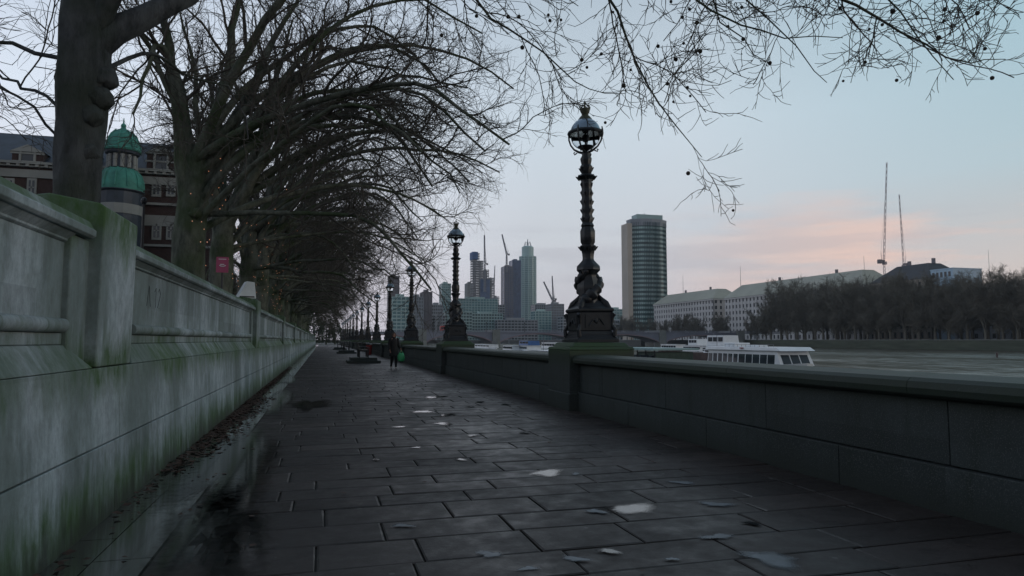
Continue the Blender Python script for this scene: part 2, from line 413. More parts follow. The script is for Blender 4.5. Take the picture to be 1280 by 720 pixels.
# dark damp earth joint sheet is the ground box (-0.03)
def blob(cx, cy, rx, ry, z, seed, n=64, ang=0):
    r = random.Random(seed); ph = [r.uniform(0, 6.28) for _ in range(4)]; pts = []
    for k in range(n):
        a = 2 * math.pi * k / n
        q = 1 + .25 * math.sin(2 * a + ph[0]) + .16 * math.sin(3 * a + ph[1]) + .10 * math.sin(5 * a + ph[2]) + .025 * math.sin(9 * a + ph[3])
        X, Y = rx * q * math.cos(a), ry * q * math.sin(a)
        pts.append((cx + X * math.cos(ang) - Y * math.sin(ang), cy + X * math.sin(ang) + Y * math.cos(ang), z))
    return pts
def puddle(px, py, wpx, hpx, seed):
    c = at(px, py, Z=.0); e = at(px + wpx / 2, py, Z=0); t = at(px, py - hpx / 2, Z=0)
    rx = (e - c).length * 1.3; ry = (t - c).length * 1.5
    pts = blob(c.x, c.y, rx, ry, .0085, seed, ang=-TH)
    water_sheet('puddle', pts, M['puddle'])
for i, a in enumerate([(684, 592, 40, 6), (788, 637, 54, 11),
                       (560, 519, 16, 2.5), (528, 515, 20, 2.4), (540, 497, 14, 2), (555, 530, 22, 2.4), (600, 503, 13, 1.6), (588, 509, 10, 1.6),
                       (552, 496, 12, 1.5), 
                       (655, 542, 12, 1.5), (632, 506, 12, 1.2), (575, 575, 14, 2), 
                       (760, 690, 26, 5), (520, 560, 10, 2), (500, 534, 12, 1.5),
                       (590, 545, 10, 1.6), (470, 575, 8, 2), (940, 655, 20, 4)]):
    puddle(*a, seed=i)

M['film'] = simple('drying_damp_film', (.10, .12, .14), .42, var=.3, scale=9); soften(M['film'].node_tree, M['film'].node_tree.nodes['Principled BSDF'])
for k, (x, y, rx, ry, sd) in enumerate([(-1.0, 8.6, .55, 4.0, 71), (-1.1, 16.5, .52, 4.2, 72), (-.75, 5.6, .42, 1.7, 75), (-1.2, 26, .3, 4.5, 73)]):
    pts = [(max(p[0], -1.60), p[1], .0065) for p in blob(x, y, rx, ry, .0065, sd)]
    water_sheet('puddle', pts, M['puddle'])
def film(px, py, wpx, hpx, seed):
    c = at(px, py, Z=.0); e = at(px + wpx / 2, py, Z=0); t = at(px, py - hpx / 2, Z=0)
    pts = blob(c.x, c.y, (e - c).length, (t - c).length, .0082, seed, ang=-TH)
    water_sheet('damp_patch', pts, M['film'])
for i, a in enumerate([(853, 604, 34, 5), (895, 631, 44, 8), (965, 700, 80, 20), (897, 672, 48, 7), (745, 640, 30, 7), (840, 700, 20, 5), (720, 593, 14, 4), (503, 658, 30, 6), (612, 694, 40, 9), (660, 712, 30, 7), (720, 700, 40, 8)]): film(*a, seed=40 + i)
water_sheet('puddle', blob(*at(388, 506, Z=0)[:2], .40, 1.7, .0075, 90), M['puddle'])
# fallen leaves along the foot of the high wall
def leaves():
    r = random.Random(5); m = MB()
    for i in range(3300):
        u = r.random()
        y = 3 + 34 * u if r.random() < .35 else r.gauss(13.5, 3.4) if r.random() < .6 else r.gauss(22, 5)
        if y < 8 and r.random() < .85 or y < 2.5: continue
        x = -1.62 + abs(r.gauss(0, .10 + (.10 if 9 < y < 18 else 0)))
        z = .004 + r.random() * .035 * math.exp(-(x + 1.62) * 6)
        a = r.uniform(0, 6.28); s = r.uniform(.02, .05); tl = r.uniform(-.5, .5)
        m.add([(x + s * math.cos(a + k), y + s * math.sin(a + k) * (1 if kk % 2 else .7), z + .012 * r.random() + tl * .015 * (kk - 1.5)) for kk, k in enumerate((0, 1.3, 3.1, 4.6))], [(0, 1, 2, 3)])
    for i in range(500):
        y = r.uniform(3, 60); x = r.uniform(-1.4, 4.8) if r.random() < .4 else -1.5 + abs(r.gauss(0, .5))
        a = r.uniform(0, 6.28); s = r.uniform(.012, .035)
        m.add([(x + s * math.cos(a + k), y + s * math.sin(a + k), .011 + .01 * r.random()) for k in (0, 1.3, 3.1, 4.6)], [(0, 1, 2, 3)])
    tag(m.build('fallen_leaves', M['leaf']), 'reddish brown leaf litter lying along the foot of the high wall', 'leaves', kind='stuff')
leaves()

# ------------------------------------------------------------------ the high wall on the left
wall = thing('garden_wall', 'high pale stone wall with piers, moulded coping and green algae beside the path', 'wall', (-1.9, 0, 0))
def wbuild(mb, name, bevel=0, mat='wall', smooth=False):
    mb.v = [(x + 1.9, y, z) for x, y, z in mb.v]
    return mb.build(name, M[mat], wall, bevel=bevel, smooth=smooth)
PIERS = [-6.68 + 13.1 * k for k in range(15)]
lo, up_, panel, cop, tor, wea = MB(), MB(), MB(), MB(), MB(), MB()
y = -6.0
while y < 180:
    l = 3.1; lo.prof_y([(-1.62, -.03), (-1.638, .575), (-2.4, .575), (-2.4, -.03)], y + .004, y + l - .004); y += l
y = -7.2
while y < 180:
    l = 2.75; up_.prof_y([(-1.642, .585), (-1.672, 1.182), (-2.4, 1.182), (-2.4, .585)], y + .004, y + l - .004); y += l
torus_prof = [(-1.82, 1.453)] + [(-1.775 + .045 * math.sin(math.pi * k / 8), 1.453 + .10 * (1 - math.cos(math.pi * k / 8)) / 2) for k in range(9)] + [(-1.82, 1.553)]
for a, b_ in zip(PIERS[:-1], PIERS[1:]):
    y0, y1 = a + .485 + .36, b_ - .485 - .36
    yy = y0
    n = 5; L = (y1 - y0) / n
    for k in range(n):
        q0, q1 = y0 + k * L + (.003 if k else 0), y0 + (k + 1) * L - (.003 if k < n - 1 else 0)
        panel.prof_y([(-1.805, 1.453), (-1.805, 2.19), (-2.35, 2.19), (-2.35, 1.453)], q0, q1)
        cop_prof = [(-1.715, 2.172), (-1.692, 2.19), (-1.692, 2.238), (-1.704, 2.243), (-1.738, 2.305), (-1.75, 2.31), (-1.93, 2.355), (-2.40, 2.26), (-2.4, 2.172)]
        cop.prof_y(cop_prof, q0 - (.30 if k == 0 else 0), q1 + (.30 if k == n - 1 else 0))
    tor.prof_y(torus_prof + [(-2.1, 1.553), (-2.1, 1.453)], y0 + .06, y1 - .06)
    # upper bed mould under the coping
    tor.prof_y([(-1.803, 2.10), (-1.785, 2.115), (-1.785, 2.128), (-1.765, 2.145), (-1.735, 2.170), (-2.1, 2.170), (-2.1, 2.10)], y0 - .0, y1 + .0)
    # sloping ledge with mitred ends, then a low fascia
    vs = [(-1.672, y0 - .30, 1.186), (-1.672, y1 + .30, 1.186), (-1.782, y1 - .0, 1.365), (-1.782, y0 + .0, 1.365), (-2.3, y1, 1.365), (-2.3, y0, 1.365),
          (-2.3, y0 - .3, 1.186), (-2.3, y1 + .3, 1.186)]
    wea.add(vs, [(0, 1, 2, 3), (3, 2, 4, 5), (0, 3, 5, 6), (1, 7, 4, 2), (0, 6, 7, 1)])
    wea.prof_y([(-1.79, 1.367), (-1.79, 1.450), (-2.3, 1.450), (-2.3, 1.367)], y0 + .02, y1 - .02)
wbuild(lo, 'plinth', .006); wbuild(up_, 'upper_plinth', .006); wbuild(panel, 'panel', .004); wbuild(cop, 'coping', .008)
wbuild(tor, 'moulding', 0, smooth=True); wbuild(wea, 'ledge', .008)
for k, yp in enumerate(PIERS):
    p = MB()
    p.box(-2.42, -1.758, yp - .86, yp + .86, 1.187, 2.168)
    p.prof_y([(-1.672, 1.19), (-1.655, 2.44), (-1.70, 2.47), (-2.05, 2.53), (-2.45, 2.46), (-2.45, 1.19)], yp - .485, yp + .485)
    wbuild(p, 'pier', .012, mat='wallpier')
# pencilled graffiti on the first panel beyond the near pier
gm = MB()
def stroke(pts, y0, z0, s):
    gm.tube([(-1.803, y0 + a * s, z0 + b_ * s) for a, b_ in pts], .0022, 4)
gy, gz = 8.0, 1.76
stroke([(0, 0), (.08, .22), (.16, 0)], gy, gz, 1); stroke([(.04, .09), (.14, .09)], gy, gz, 1)
stroke([(.34, .17), (.40, .22), (.40, 0)], gy, gz, 1)
stroke([(.50, .18), (.56, .22), (.62, .16), (.50, 0), (.63, 0)], gy, gz, 1)
wbuild(gm, 'graffiti', mat='iron')

# pale box on the second visible pier, pink sign behind
bx = thing('metal_box', 'pale wedge-shaped metal box on top of a wall pier', 'box', (-2.0, 19.5, 2.5), .3)
MB().add([(-.26, -.22, 0), (.22, -.22, 0), (.22, .22, 0), (-.26, .22, 0), (-.02, -.18, .46), (.18, -.18, .44), (.18, .18, .44), (-.02, .18, .46)],
         [(0, 3, 2, 1), (4, 5, 6, 7), (0, 1, 5, 4), (1, 2, 6, 5), (2, 3, 7, 6), (3, 0, 4, 7)]).build('housing', M['metalbox'], bx, bevel=.012)
MB().box(-.20, .17, -.235, -.222, .03, .06).build('rim', M['iron'], bx)
MB().tube([(-.02, .26, 0), (-.02, .26, .1), (-.02, .20, .12)], .015, 6).build('bracket', M['iron'], bx)
c = at(278, 331, X=-2.75)
sg = thing('pink_sign', 'small pink sign with a white mark on a post behind the high wall', 'sign', (c.x, c.y, .65))
zc = c.z - .65
MB().box(-.16, .16, -.012, .012, zc - .22, zc + .22).build('sign_board', M['pink'], sg, bevel=.004)
wm = MB().tube([(-.08, -.016, zc - .02), (-.03, -.016, zc - .04), (.03, -.016, zc - .045), (.09, -.016, zc - .02)], .012, 5)
wm.box(-.06, .05, -.017, -.0125, zc + .00, zc + .02); wm.box(-.10, .10, -.017, -.0125, zc + .15, zc + .165); wm.build('white_mark', M['white'], sg)
MB().tube([(0, .03, 0), (0, .03, zc + .2)], .025, 8).build('post', M['iron'], sg)

# ------------------------------------------------------------------ river parapet on the right
par = thing('river_parapet', 'low dark granite parapet with mossy coping along the river side of the path', 'wall', (4.9, 0, 0))
def pbuild(mb, name, bevel=0):
    mb.v = [(x - 4.9, y, z) for x, y, z in mb.v]; return mb.build(name, M['parapet'], par, bevel=bevel)
LAMPY = [13.5, 28.7, 43.8, 58.3, 72.6] + [72.6 + 14.4 * k for k in range(1, 10)]
PY = [-15.9, -1.2 - .1] + LAMPY
pl, pu, pc = MB(), MB(), MB()
y = -6.3
while y < 205:
    pl.prof_y([(4.90, -.03), (4.905, .37), (5.7, .37), (5.7, -4.2), (5.2, -4.2), (5.2, -.03)], y + .004, y + 2.4 - .004); y += 2.4
y = -5.1
while y < 205:
    pu.box(4.955, 5.50, y + .004, y + 2.4 - .004, .378, .93); y += 2.4
for a, b_ in zip(PY[:-1], PY[1:]):
    n = 5; y0, y1 = a + .66, b_ - .66; L = (y1 - y0) / n
    for k in range(n):
        pc.prof_y([(4.93, .905), (4.90, .92), (4.835, .93), (4.81, .95), (4.80, 1.0), (4.815, 1.055), (4.86, 1.085), (5.15, 1.115), (5.5, 1.095), (5.58, 1.05), (5.58, .93), (5.5, .905)],
                  y0 + k * L + .003, y0 + (k + 1) * L - .003)
pbuild(pl, 'plinth', .008); pbuild(pu, 'wall_body', .008); pbuild(pc, 'coping', 0)
for yp in PY:
    p = MB(); p.box(4.74, 6.15, yp - .66, yp + .66, -.03, 1.20)
    p.frustum((4.72, 6.17, yp - .68, yp + .68), 1.202, (4.76, 6.13, yp - .64, yp + .64), 1.262)
    p.box(4.71, 6.17, yp - .69, yp + .69, -.028, .34)
    p.frustum((4.82, 6.08, yp - .62, yp + .62), 1.264, (4.90, 6.00, yp - .54, yp + .54), 1.35)
    pbuild(p, 'pier', .014)

# ------------------------------------------------------------------ fish lamps
def sq(mb, hw, z0, z1, hw2=None):
    h2 = hw2 or hw; mb.frustum((-hw, hw, -hw, hw), z0, (-h2, h2, -h2, h2), z1)
def make_lamp():
    t = thing('fish_lamp_post', '', 'street lamp', (5.45, LAMPY[0], 1.35), 0, 'fish lamp posts along the river parapet')
    b = MB()
    sq(b, .52, 0, .06); sq(b, .50, .06, .10, .47); sq(b, .47, .10, .15, .43); sq(b, .43, .15, .24, .39)
    sq(b, .415, .24, .60); sq(b, .415, .60, .63, .445); sq(b, .445, .63, .675); sq(b, .44, .675, .74, .34); sq(b, .33, .74, .84, .24)
    for sx in (-1, 1):
        for sy in (-1, 1):   # scrolled claws on the corners
            b.tube([(sx * .44, sy * .44, .12), (sx * .455, sy * .455, .25), (sx * .40, sy * .40, .36), (sx * .41, sy * .41, .50), (sx * .45, sy * .45, .58)], [.06, .05, .035, .045, .05], 7)
            b.tube([(sx * .36, sy * .36, .68), (sx * .31, sy * .31, .78), (sx * .22, sy * .22, .88), (sx * .16, sy * .16, .98)], [.06, .07, .05, .02], 7)
    b.build('pedestal', M['iron'], t, bevel=.008).scale = (.87, .87, 1)
    for ang in (0, 90, 180, 270):
        p = MB(); p.box(-.27, .27, -.43, -.416, .29, .56); p.tube([(-.19, -.435, .34), (-.08, -.44, .45), (0, -.44, .40), (.08, -.44, .47), (.19, -.435, .36)], .02, 6)
        p.ball((0, -.43, .43), .06, 8, 5, (1, .3, 1))
        o = p.build('relief_panel', M['iron'], t); o.rotation_euler.z = R(ang); o.scale = (.87, .87, 1)
    # column: core with leafy bands
    prof = [(.25, .70), (.24, .8), (.21, .92), (.25, 1.06), (.24, 1.20), (.16, 1.34), (.17, 1.40), (.25, 1.48), (.245, 1.55), (.18, 1.62), (.125, 1.68), (.12, 1.72), (.125, 1.80), (.14, 1.88), (.175, 1.93), (.175, 1.97), (.13, 2.0), (.13, 2.02),
            (.155, 2.06), (.16, 2.28), (.135, 2.34), (.12, 2.37), (.14, 2.40), (.12, 2.44)]
    z = 2.44; k = 0
    while z < 3.34:
        prof += [(.108, z + .02), (.120, z + .07), (.126, z + .12), (.110, z + .17)]; z += .18; k += 1
    prof += [(.11, 3.36), (.17, 3.40), (.19, 3.425), (.155, 3.46), (.10, 3.49), (.125, 3.55), (.135, 3.63), (.10, 3.68), (.115, 3.75), (.125, 3.80), (.085, 3.87), (.09, 3.92), (.05, 3.96)]
    cl = MB().lathe(prof, n=24, lobes=8, amp=.05)
    for zz, rr, cnt in ((3.42, .185, 8), (1.95, .17, 8), (2.55, .12, 6), (2.73, .12, 6), (2.91, .12, 6), (3.09, .12, 6), (3.27, .12, 6), (3.60, .13, 6)):
        for q in range(cnt):
            a = 2 * math.pi * q / cnt + zz
            cl.tube([(rr * .8 * math.cos(a), rr * .8 * math.sin(a), zz - .06), (rr * 1.08 * math.cos(a), rr * 1.08 * math.sin(a), zz), (rr * 1.22 * math.cos(a + .1), rr * 1.22 * math.sin(a + .1), zz + .02)], [.022, .02, .006], 5)
    cl.build('column', M['iron'], t, smooth=True)
    for s in (0, 1):   # two fish wound round the column, heads down
        pts = []; rs = []
        for q in range(27):
            u = q / 26; a = s * math.pi + .9 + u * 4.4
            rad = .17 + .06 * math.sin(u * math.pi) - .05 * u
            pts.append((rad * math.cos(a), rad * math.sin(a), .86 + .80 * u ** .95)); rs.append(max(.02, .135 * (1 - u) ** .6 * (1 + .18 * math.sin(q * 2.1)) if u > .12 else .10 + .35 * u))
        fsh = MB().tube(pts, rs, 10)
        hx, hy, hz = pts[0]; fsh.ball((hx * 1.08, hy * 1.08, hz + .02), .135, 10, 8, (1.1, 1.1, .95))
        fsh.tube([(hx * 1.1, hy * 1.1, hz + .02), (hx * 1.5, hy * 1.5, hz - .05)], [.09, .06], 8)
        fsh.tube([(hx * 1.2, hy * 1.2, hz - .06), (hx * 1.45, hy * 1.45, hz - .10)], [.05, .035], 6)
        fo = fsh.build('fish', M['iron'], t, smooth=True)
        fn = MB(); 
        for q in (5, 9, 13, 17):
            x, y_, z_ = pts[q]; fn.tube([(x, y_, z_), (x * 1.3, y_ * 1.3, z_ + .03), (x * 1.4, y_ * 1.4, z_ + .07)], [.06, .035, .012], 5)
        fn.build('fin', M['iron'], fo, smooth=True)
    GZ = 4.34; GR = .325
    br = MB()
    for q in range(4):
        a = math.pi / 4 + q * math.pi / 2; ca, sa = math.cos(a), math.sin(a)
        arc = [(.06, 3.94), (.16, 3.97), (.27, 4.04), (.345, 4.14), (.385, 4.26), (.385, 4.36), (.375, 4.44)]
        br.tube([(r_ * ca, r_ * sa, z_) for r_, z_ in arc], [.03, .025, .02, .02, .02, .022, .012], 6)
        br.tube([(.20 * ca, .20 * sa, 3.96), (.26 * ca, .26 * sa, 3.93), (.28 * ca, .28 * sa, 3.97), (.25 * ca, .25 * sa, 3.98)], .014, 5)
    br.build('bracket', M['iron'], t, smooth=True)
    rg = MB(); n = 32
    rg.lathe([(.335, GZ - .03), (.372, GZ - .03), (.385, GZ), (.372, GZ + .035), (.335, GZ + .035)], n=n)
    rg.f = rg.f[:-2]; o_ = len(rg.v) // n
    rg.f += [((o_ - 1) * n + k, (o_ - 1) * n + (k + 1) % n, (k + 1) % n, k) for k in range(n)]
    for q in range(3):
        a = .3 + q * math.pi * 2 / 3
        rg.tube([(GR * 1.015 * math.cos(a) * math.cos(e), GR * 1.015 * math.sin(a) * math.cos(e), GZ + GR * 1.015 * math.sin(e)) for e in [R(-78 + 12.8 * i) for i in range(13)]], .011, 5)
    rg.build('ring', M['iron'], t, smooth=True)
    dm = MB().lathe([(GR * math.cos(R(e)), GZ + GR * math.sin(R(e))) for e in range(4, 84, 8)], n=28)
    dm.build('upper_globe', M['dome'], t, smooth=True)
    gb = MB().lathe([(max(.02, GR * math.cos(R(e))), GZ + GR * math.sin(R(e))) for e in range(-88, 5, 8)], n=28)
    gb.build('lower_globe', M['globe'], t, smooth=True)
    cp = MB().lathe([(.02, GZ - GR - .05), (.06, GZ - GR - .03), (.10, GZ - GR + .0), (.17, GZ - GR + .045), (.17, GZ - GR + .055), (.05, GZ - GR + .06)], n=16)
    cp.lathe([(.05, GZ - .16), (.09, GZ - .10), (.05, GZ - .02)], n=12); cp.tube([(0, 0, GZ - GR), (0, 0, GZ + .1)], .02, 6)
    cp.build('burner', M['iron'], t, smooth=True)
    fi = MB().lathe([(.16, GZ + GR - .05), (.15, GZ + GR - .02), (.11, GZ + GR + .03), (.07, GZ + GR + .07), (.075, GZ + GR + .10), (.10, GZ + GR + .15), (.105, GZ + GR + .20), (.07, GZ + GR + .215)], n=16)
    for q in range(6):
        a = q * math.pi / 3; fi.tube([(.10 * math.cos(a), .10 * math.sin(a), GZ + GR + .19), (.115 * math.cos(a), .115 * math.sin(a), GZ + GR + .25), (.04 * math.cos(a), .04 * math.sin(a), GZ + GR + .29)], [.018, .015, .012], 5)
    fi.ball((0, 0, GZ + GR + .31), .028); fi.box(-.03, .03, -.008, .008, GZ + GR + .335, GZ + GR + .35); fi.box(-.008, .008, -.008, .008, GZ + GR + .31, GZ + GR + .385)
    fi.build('finial', M['gold'], t, smooth=True)
    return t
lamp0 = make_lamp(); lamp0.scale = (1.02, 1.02, 1.035); lamp0.rotation_euler = (0, R(-.8), 0); lamp0['label'] = 'tall black fish lamp on the nearest parapet pier, the largest lamp in view'
for i, yp in enumerate(LAMPY[1:], 1):
    dup(lamp0, (5.45, yp, 1.35), rnd.uniform(-.04, .04), 'black cast iron fish lamp, %s along the river parapet from the nearest one' % ORD[i])

# ------------------------------------------------------------------ bare trees
def tube_np(P, Rr, sides):
    n, k, _ = P.shape
    T = np.empty_like(P); T[:, 1:-1] = P[:, 2:] - P[:, :-2]; T[:, 0] = P[:, 1] - P[:, 0]; T[:, -1] = P[:, -1] - P[:, -2]
    T /= np.linalg.norm(T, axis=2, keepdims=True) + 1e-9
    mean = np.abs(T.mean(axis=1)); ref = np.eye(3)[np.argmin(mean, axis=1)][:, None, :]
    U = np.cross(T, ref); U /= np.linalg.norm(U, axis=2, keepdims=True) + 1e-9; W = np.cross(T, U)
    a = np.arange(sides) * 2 * np.pi / sides
    V = P[:, :, None, :] + Rr[:, :, None, None] * (U[:, :, None, :] * np.cos(a)[None, None, :, None] + W[:, :, None, :] * np.sin(a)[None, None, :, None])
    idx = np.arange(n * k * sides).reshape(n, k, sides); nx = np.roll(idx, -1, axis=2)
    Fq = np.stack([idx[:, :-1], nx[:, :-1], nx[:, 1:], idx[:, 1:]], axis=-1).reshape(-1, 4)
    return V.reshape(-1, 3), Fq
def mesh_np(name, parts, mat, smooth=True):
    vs = []; fs = []; o = 0
    for v, f in parts: vs.append(v); fs.append(f + o); o += len(v)
    v = np.concatenate(vs); f = np.concatenate(fs)
    me = bpy.data.meshes.new(name)
    me.vertices.add(len(v)); me.vertices.foreach_set('co', v.astype(np.float32).ravel())
    me.loops.add(f.size); me.loops.foreach_set('vertex_index', f.astype(np.int32).ravel())
    me.polygons.add(len(f)); me.polygons.foreach_set('loop_start', (np.arange(len(f)) * 4).astype(np.int32))
    me.polygons.foreach_set('loop_total', np.full(len(f), 4, np.int32))
    if smooth: me.polygons.foreach_set('use_smooth', np.ones(len(f), bool))
    me.update(calc_edges=True); me.validate(); me.materials.append(mat); return me
def grow(rg, S, D, L, k, wob, grav, lift=0.0, bias=None):
    """grow n branches from starts S along D with length L; returns (n,k,3)"""
    n = len(S); P = np.empty((n, k, 3)); P[:, 0] = S; d = D.copy(); st = (L / (k - 1))[:, None]
    for i in range(1, k):
        d = d + rg.normal(0, wob, (n, 3)); u = i / (k - 1)
        d[:, 2] += lift * (1 - u) - grav * u
        if bias is not None: d += bias
        d /= np.linalg.norm(d, axis=1, keepdims=True); P[:, i] = P[:, i - 1] + d * st
    return P
def children(rg, P, RR, per, s0, s1, ang, jit=.25):
    n, k, _ = P.shape; s = s0 + (s1 - s0) * (np.arange(per)[None, :] + rg.random((n, per))) / per
    x = s * (k - 1); i = np.minimum(x.astype(int), k - 2); fr = (x - i)[..., None]; ar = np.arange(n)[:, None]
    S = P[ar, i] * (1 - fr) + P[ar, i + 1] * fr; T = P[ar, i + 1] - P[ar, i]; T /= np.linalg.norm(T, axis=2, keepdims=True) + 1e-9
    rr = RR[ar, i] * (1 - fr[..., 0]) + RR[ar, i + 1] * fr[..., 0]
    S = S.reshape(-1, 3); T = T.reshape(-1, 3); s = s.ravel(); rr = rr.ravel()
    q = rg.normal(0, 1, T.shape); q -= (q * T).sum(1, keepdims=True) * T; q /= np.linalg.norm(q, axis=1, keepdims=True)
    an = ang + rg.normal(0, jit, len(S)); D = T * np.cos(an)[:, None] + q * np.sin(an)[:, None]
    return S, D, s, rr
def taper(r0, r1, n, k, p=1.0):
    u = np.linspace(0, 1, k)[None, :] ** p; return r0[:, None] * (1 - u) + r1 * u
def balls_np(C, r):
    v0 = np.array([(0, 0, -1), (1, 0, 0), (0, 1, 0), (-1, 0, 0), (0, -1, 0), (0, 0, 1)], float)
    f0 = np.array([(0, 2, 1, 1), (0, 3, 2, 2), (0, 4, 3, 3), (0, 1, 4, 4), (5, 1, 2, 2), (5, 2, 3, 3), (5, 3, 4, 4), (5, 4, 1, 1)])
    return C, r
def seed_mesh(C, r, mat):
    m = MB()
    for c in C: m.ball(c, r * rnd.uniform(.7, 1.2), 7, 5)
    me = bpy.data.meshes.new('seed_balls'); me.from_pydata(m.v, [], m.f); me.update(); me.materials.append(mat); return me
def tree_meshes(seed, limbs, trunk_pts, trunk_r, per=(12, 10, 6), len2=(3.2, 5.2), len3=(1.1, 2.2), len4=(.35, .85), rad=(.05, .014, .006, .003),
                barkmat='bark', grav=(.10, .16, .22), burls=(), limb_r=.17, seeds=0, s_from=.22, twigmat='twig', sides=(14, 8, 4, 3), limb_min=.03, twig4=True, k1=14, lw=.06, wobs=(.15, .20, .22)):
    """limbs: list of polylines (local coords) - main limbs, resampled with wobble"""
    rg = np.random.default_rng(seed)
    tp = np.array(trunk_pts, float); kk = 14
    def resample(pts, k, wob):
        pts = np.array(pts, float); seg = np.r_[0, np.cumsum(np.linalg.norm(np.diff(pts, axis=0), axis=1))]; t = np.linspace(0, seg[-1], k)
        # smooth catmull-ish: cubic through cumulative length using numpy interpolation then smoothing
        q = np.stack([np.interp(t, seg, pts[:, j]) for j in range(3)], 1)
        for _ in range(2): q[1:-1] = (q[:-2] + 2 * q[1:-1] + q[2:]) / 4
        q[1:] += np.cumsum(rg.normal(0, wob, (k - 1, 3)), axis=0) * np.linspace(.2, 1, k - 1)[:, None]
        return q
    TP = resample(tp, kk, .015)[None]; TR = np.interp(np.linspace(0, 1, kk), np.linspace(0, 1, len(trunk_r)), trunk_r)[None]
    tv, tf = tube_np(TP, TR * 1.0, sides[0])
    nz = rg.normal(0, 1, (len(tv), 1)) * .0; ctr = np.repeat(TP[0], sides[0], axis=0)
    a = np.tile(np.arange(sides[0]) * 2 * np.pi / sides[0], kk); h = np.repeat(np.arange(kk), sides[0])
    tv = ctr + (tv - ctr) * (1 + .06 * np.sin(3 * a + h * .5) + .05 * np.sin(5 * a - h * .9) + .03 * rg.normal(0, 1, len(a)))[:, None]
    trunk_parts = [(tv, tf)]
    for (c, r) in burls:
        m = MB().ball(c, r, 12, 8, (1, 1, .9)); v = np.array(m.v); f = np.array([x for x in m.f if len(x) == 4]); v += rg.normal(0, r * .10, v.shape); trunk_parts.append((v, f))
    L1 = np.stack([resample(p[0] if isinstance(p, tuple) and isinstance(p[0], list) else p, k1, lw) for p in [l['p'] for l in limbs]])
    R1 = np.stack([np.interp(np.linspace(0, 1, k1) ** .8, [0, 1], [l.get('r', limb_r), limb_min]) for l in limbs])
    trunk_parts.append(tube_np(L1, R1, sides[1]))
    crown = []
    S, D, s, rr = children(rg, L1, R1, per[0], s_from, 1.0, .75)
    D[:, 2] += .15; D /= np.linalg.norm(D, axis=1, keepdims=True)
    Ln = rg.uniform(*len2, len(S)) * (1.1 - .55 * s); P2 = grow(rg, S, D, Ln, 11, wobs[0], grav[0], lift=.10); R2 = taper(np.minimum(rr * .6, rad[0] * rg.uniform(.7, 1.3, len(S))), rad[1] * .8, len(S), 11)
    crown.append(tube_np(P2, R2, sides[2] + 1))
    S, D, s, rr = children(rg, P2, R2, per[1], .12, 1.0, .7)
    Ln = rg.uniform(*len3, len(S)) * (1.1 - .5 * s); P3 = grow(rg, S, D, Ln, 7, wobs[1], grav[1], lift=.12); R3 = taper(np.minimum(rr * .7, rad[1]), rad[2] * .8, len(S), 7)
    crown.append(tube_np(P3, R3, sides[2]))
    if twig4:
        S, D, s, rr = children(rg, P3, R3, per[2], .15, 1.0, .65)
        Ln = rg.uniform(*len4, len(S)); P4 = grow(rg, S, D, Ln, 5, wobs[2], grav[2], lift=.16); R4 = taper(np.full(len(S), rad[2]), rad[3], len(S), 5)
        crown.append(tube_np(P4, R4, sides[3]))
    else: P4 = P3
    tm = mesh_np('trunk', trunk_parts, M[barkmat]); cm = mesh_np('crown', crown, M[twigmat])
    sm = None
    if seeds:
        pick = rg.choice(len(P4), min(seeds, len(P4)), replace=False); C = P4[pick, -1] + np.array([0, 0, -.06]); sm = seed_mesh(C, .027, M['seed'])
    return tm, cm, sm
def put_tree(ms, label, loc, rz=0, scale=(1, 1, 1), name='plane_tree', group=None):
    t = thing(name, label, 'tree', loc, rz, group); t.scale = scale
    for nm, me in zip(('trunk', 'crown', 'seed_balls'), ms):
        if me is not None:
            o = bpy.data.objects.new(nm, me); COL.objects.link(o); o.parent = t
            if nm == 'seed_balls': o['kind'] = 'stuff'
    return t
def limb_set(rg, n, z0, z1, top, spread_pos, spread_neg, droop=1.0, r=.17):
    """arching limbs: most lean out over the path (+x)"""
    out = []
    for i in range(n):
        u = (i + .5) / n; z = z0 + (z1 - z0) * rg.random() ** .7
        side = 1 if rg.random() < .74 else -1
        reach = spread_pos if side > 0 else spread_neg
        dx = side * reach * rg.uniform(.6 if side > 0 else .45, 1.05); dy = rg.uniform(-5.0, 4.5)
        zt = rg.uniform(.55, 1.0) * top
        p = [(0, 0, z), (dx * .18, dy * .22, z + (zt - z) * .42), (dx * .45, dy * .5, z + (zt - z) * .8), (dx * .75, dy * .8, zt), (dx, dy, zt - droop * rg.uniform(.3, 1.6))]
        out.append(dict(p=p, r=r * rg.uniform(.7, 1.15)))
    return out
TREEG = 'bare plane trees behind the high wall'
GZ0 = .65
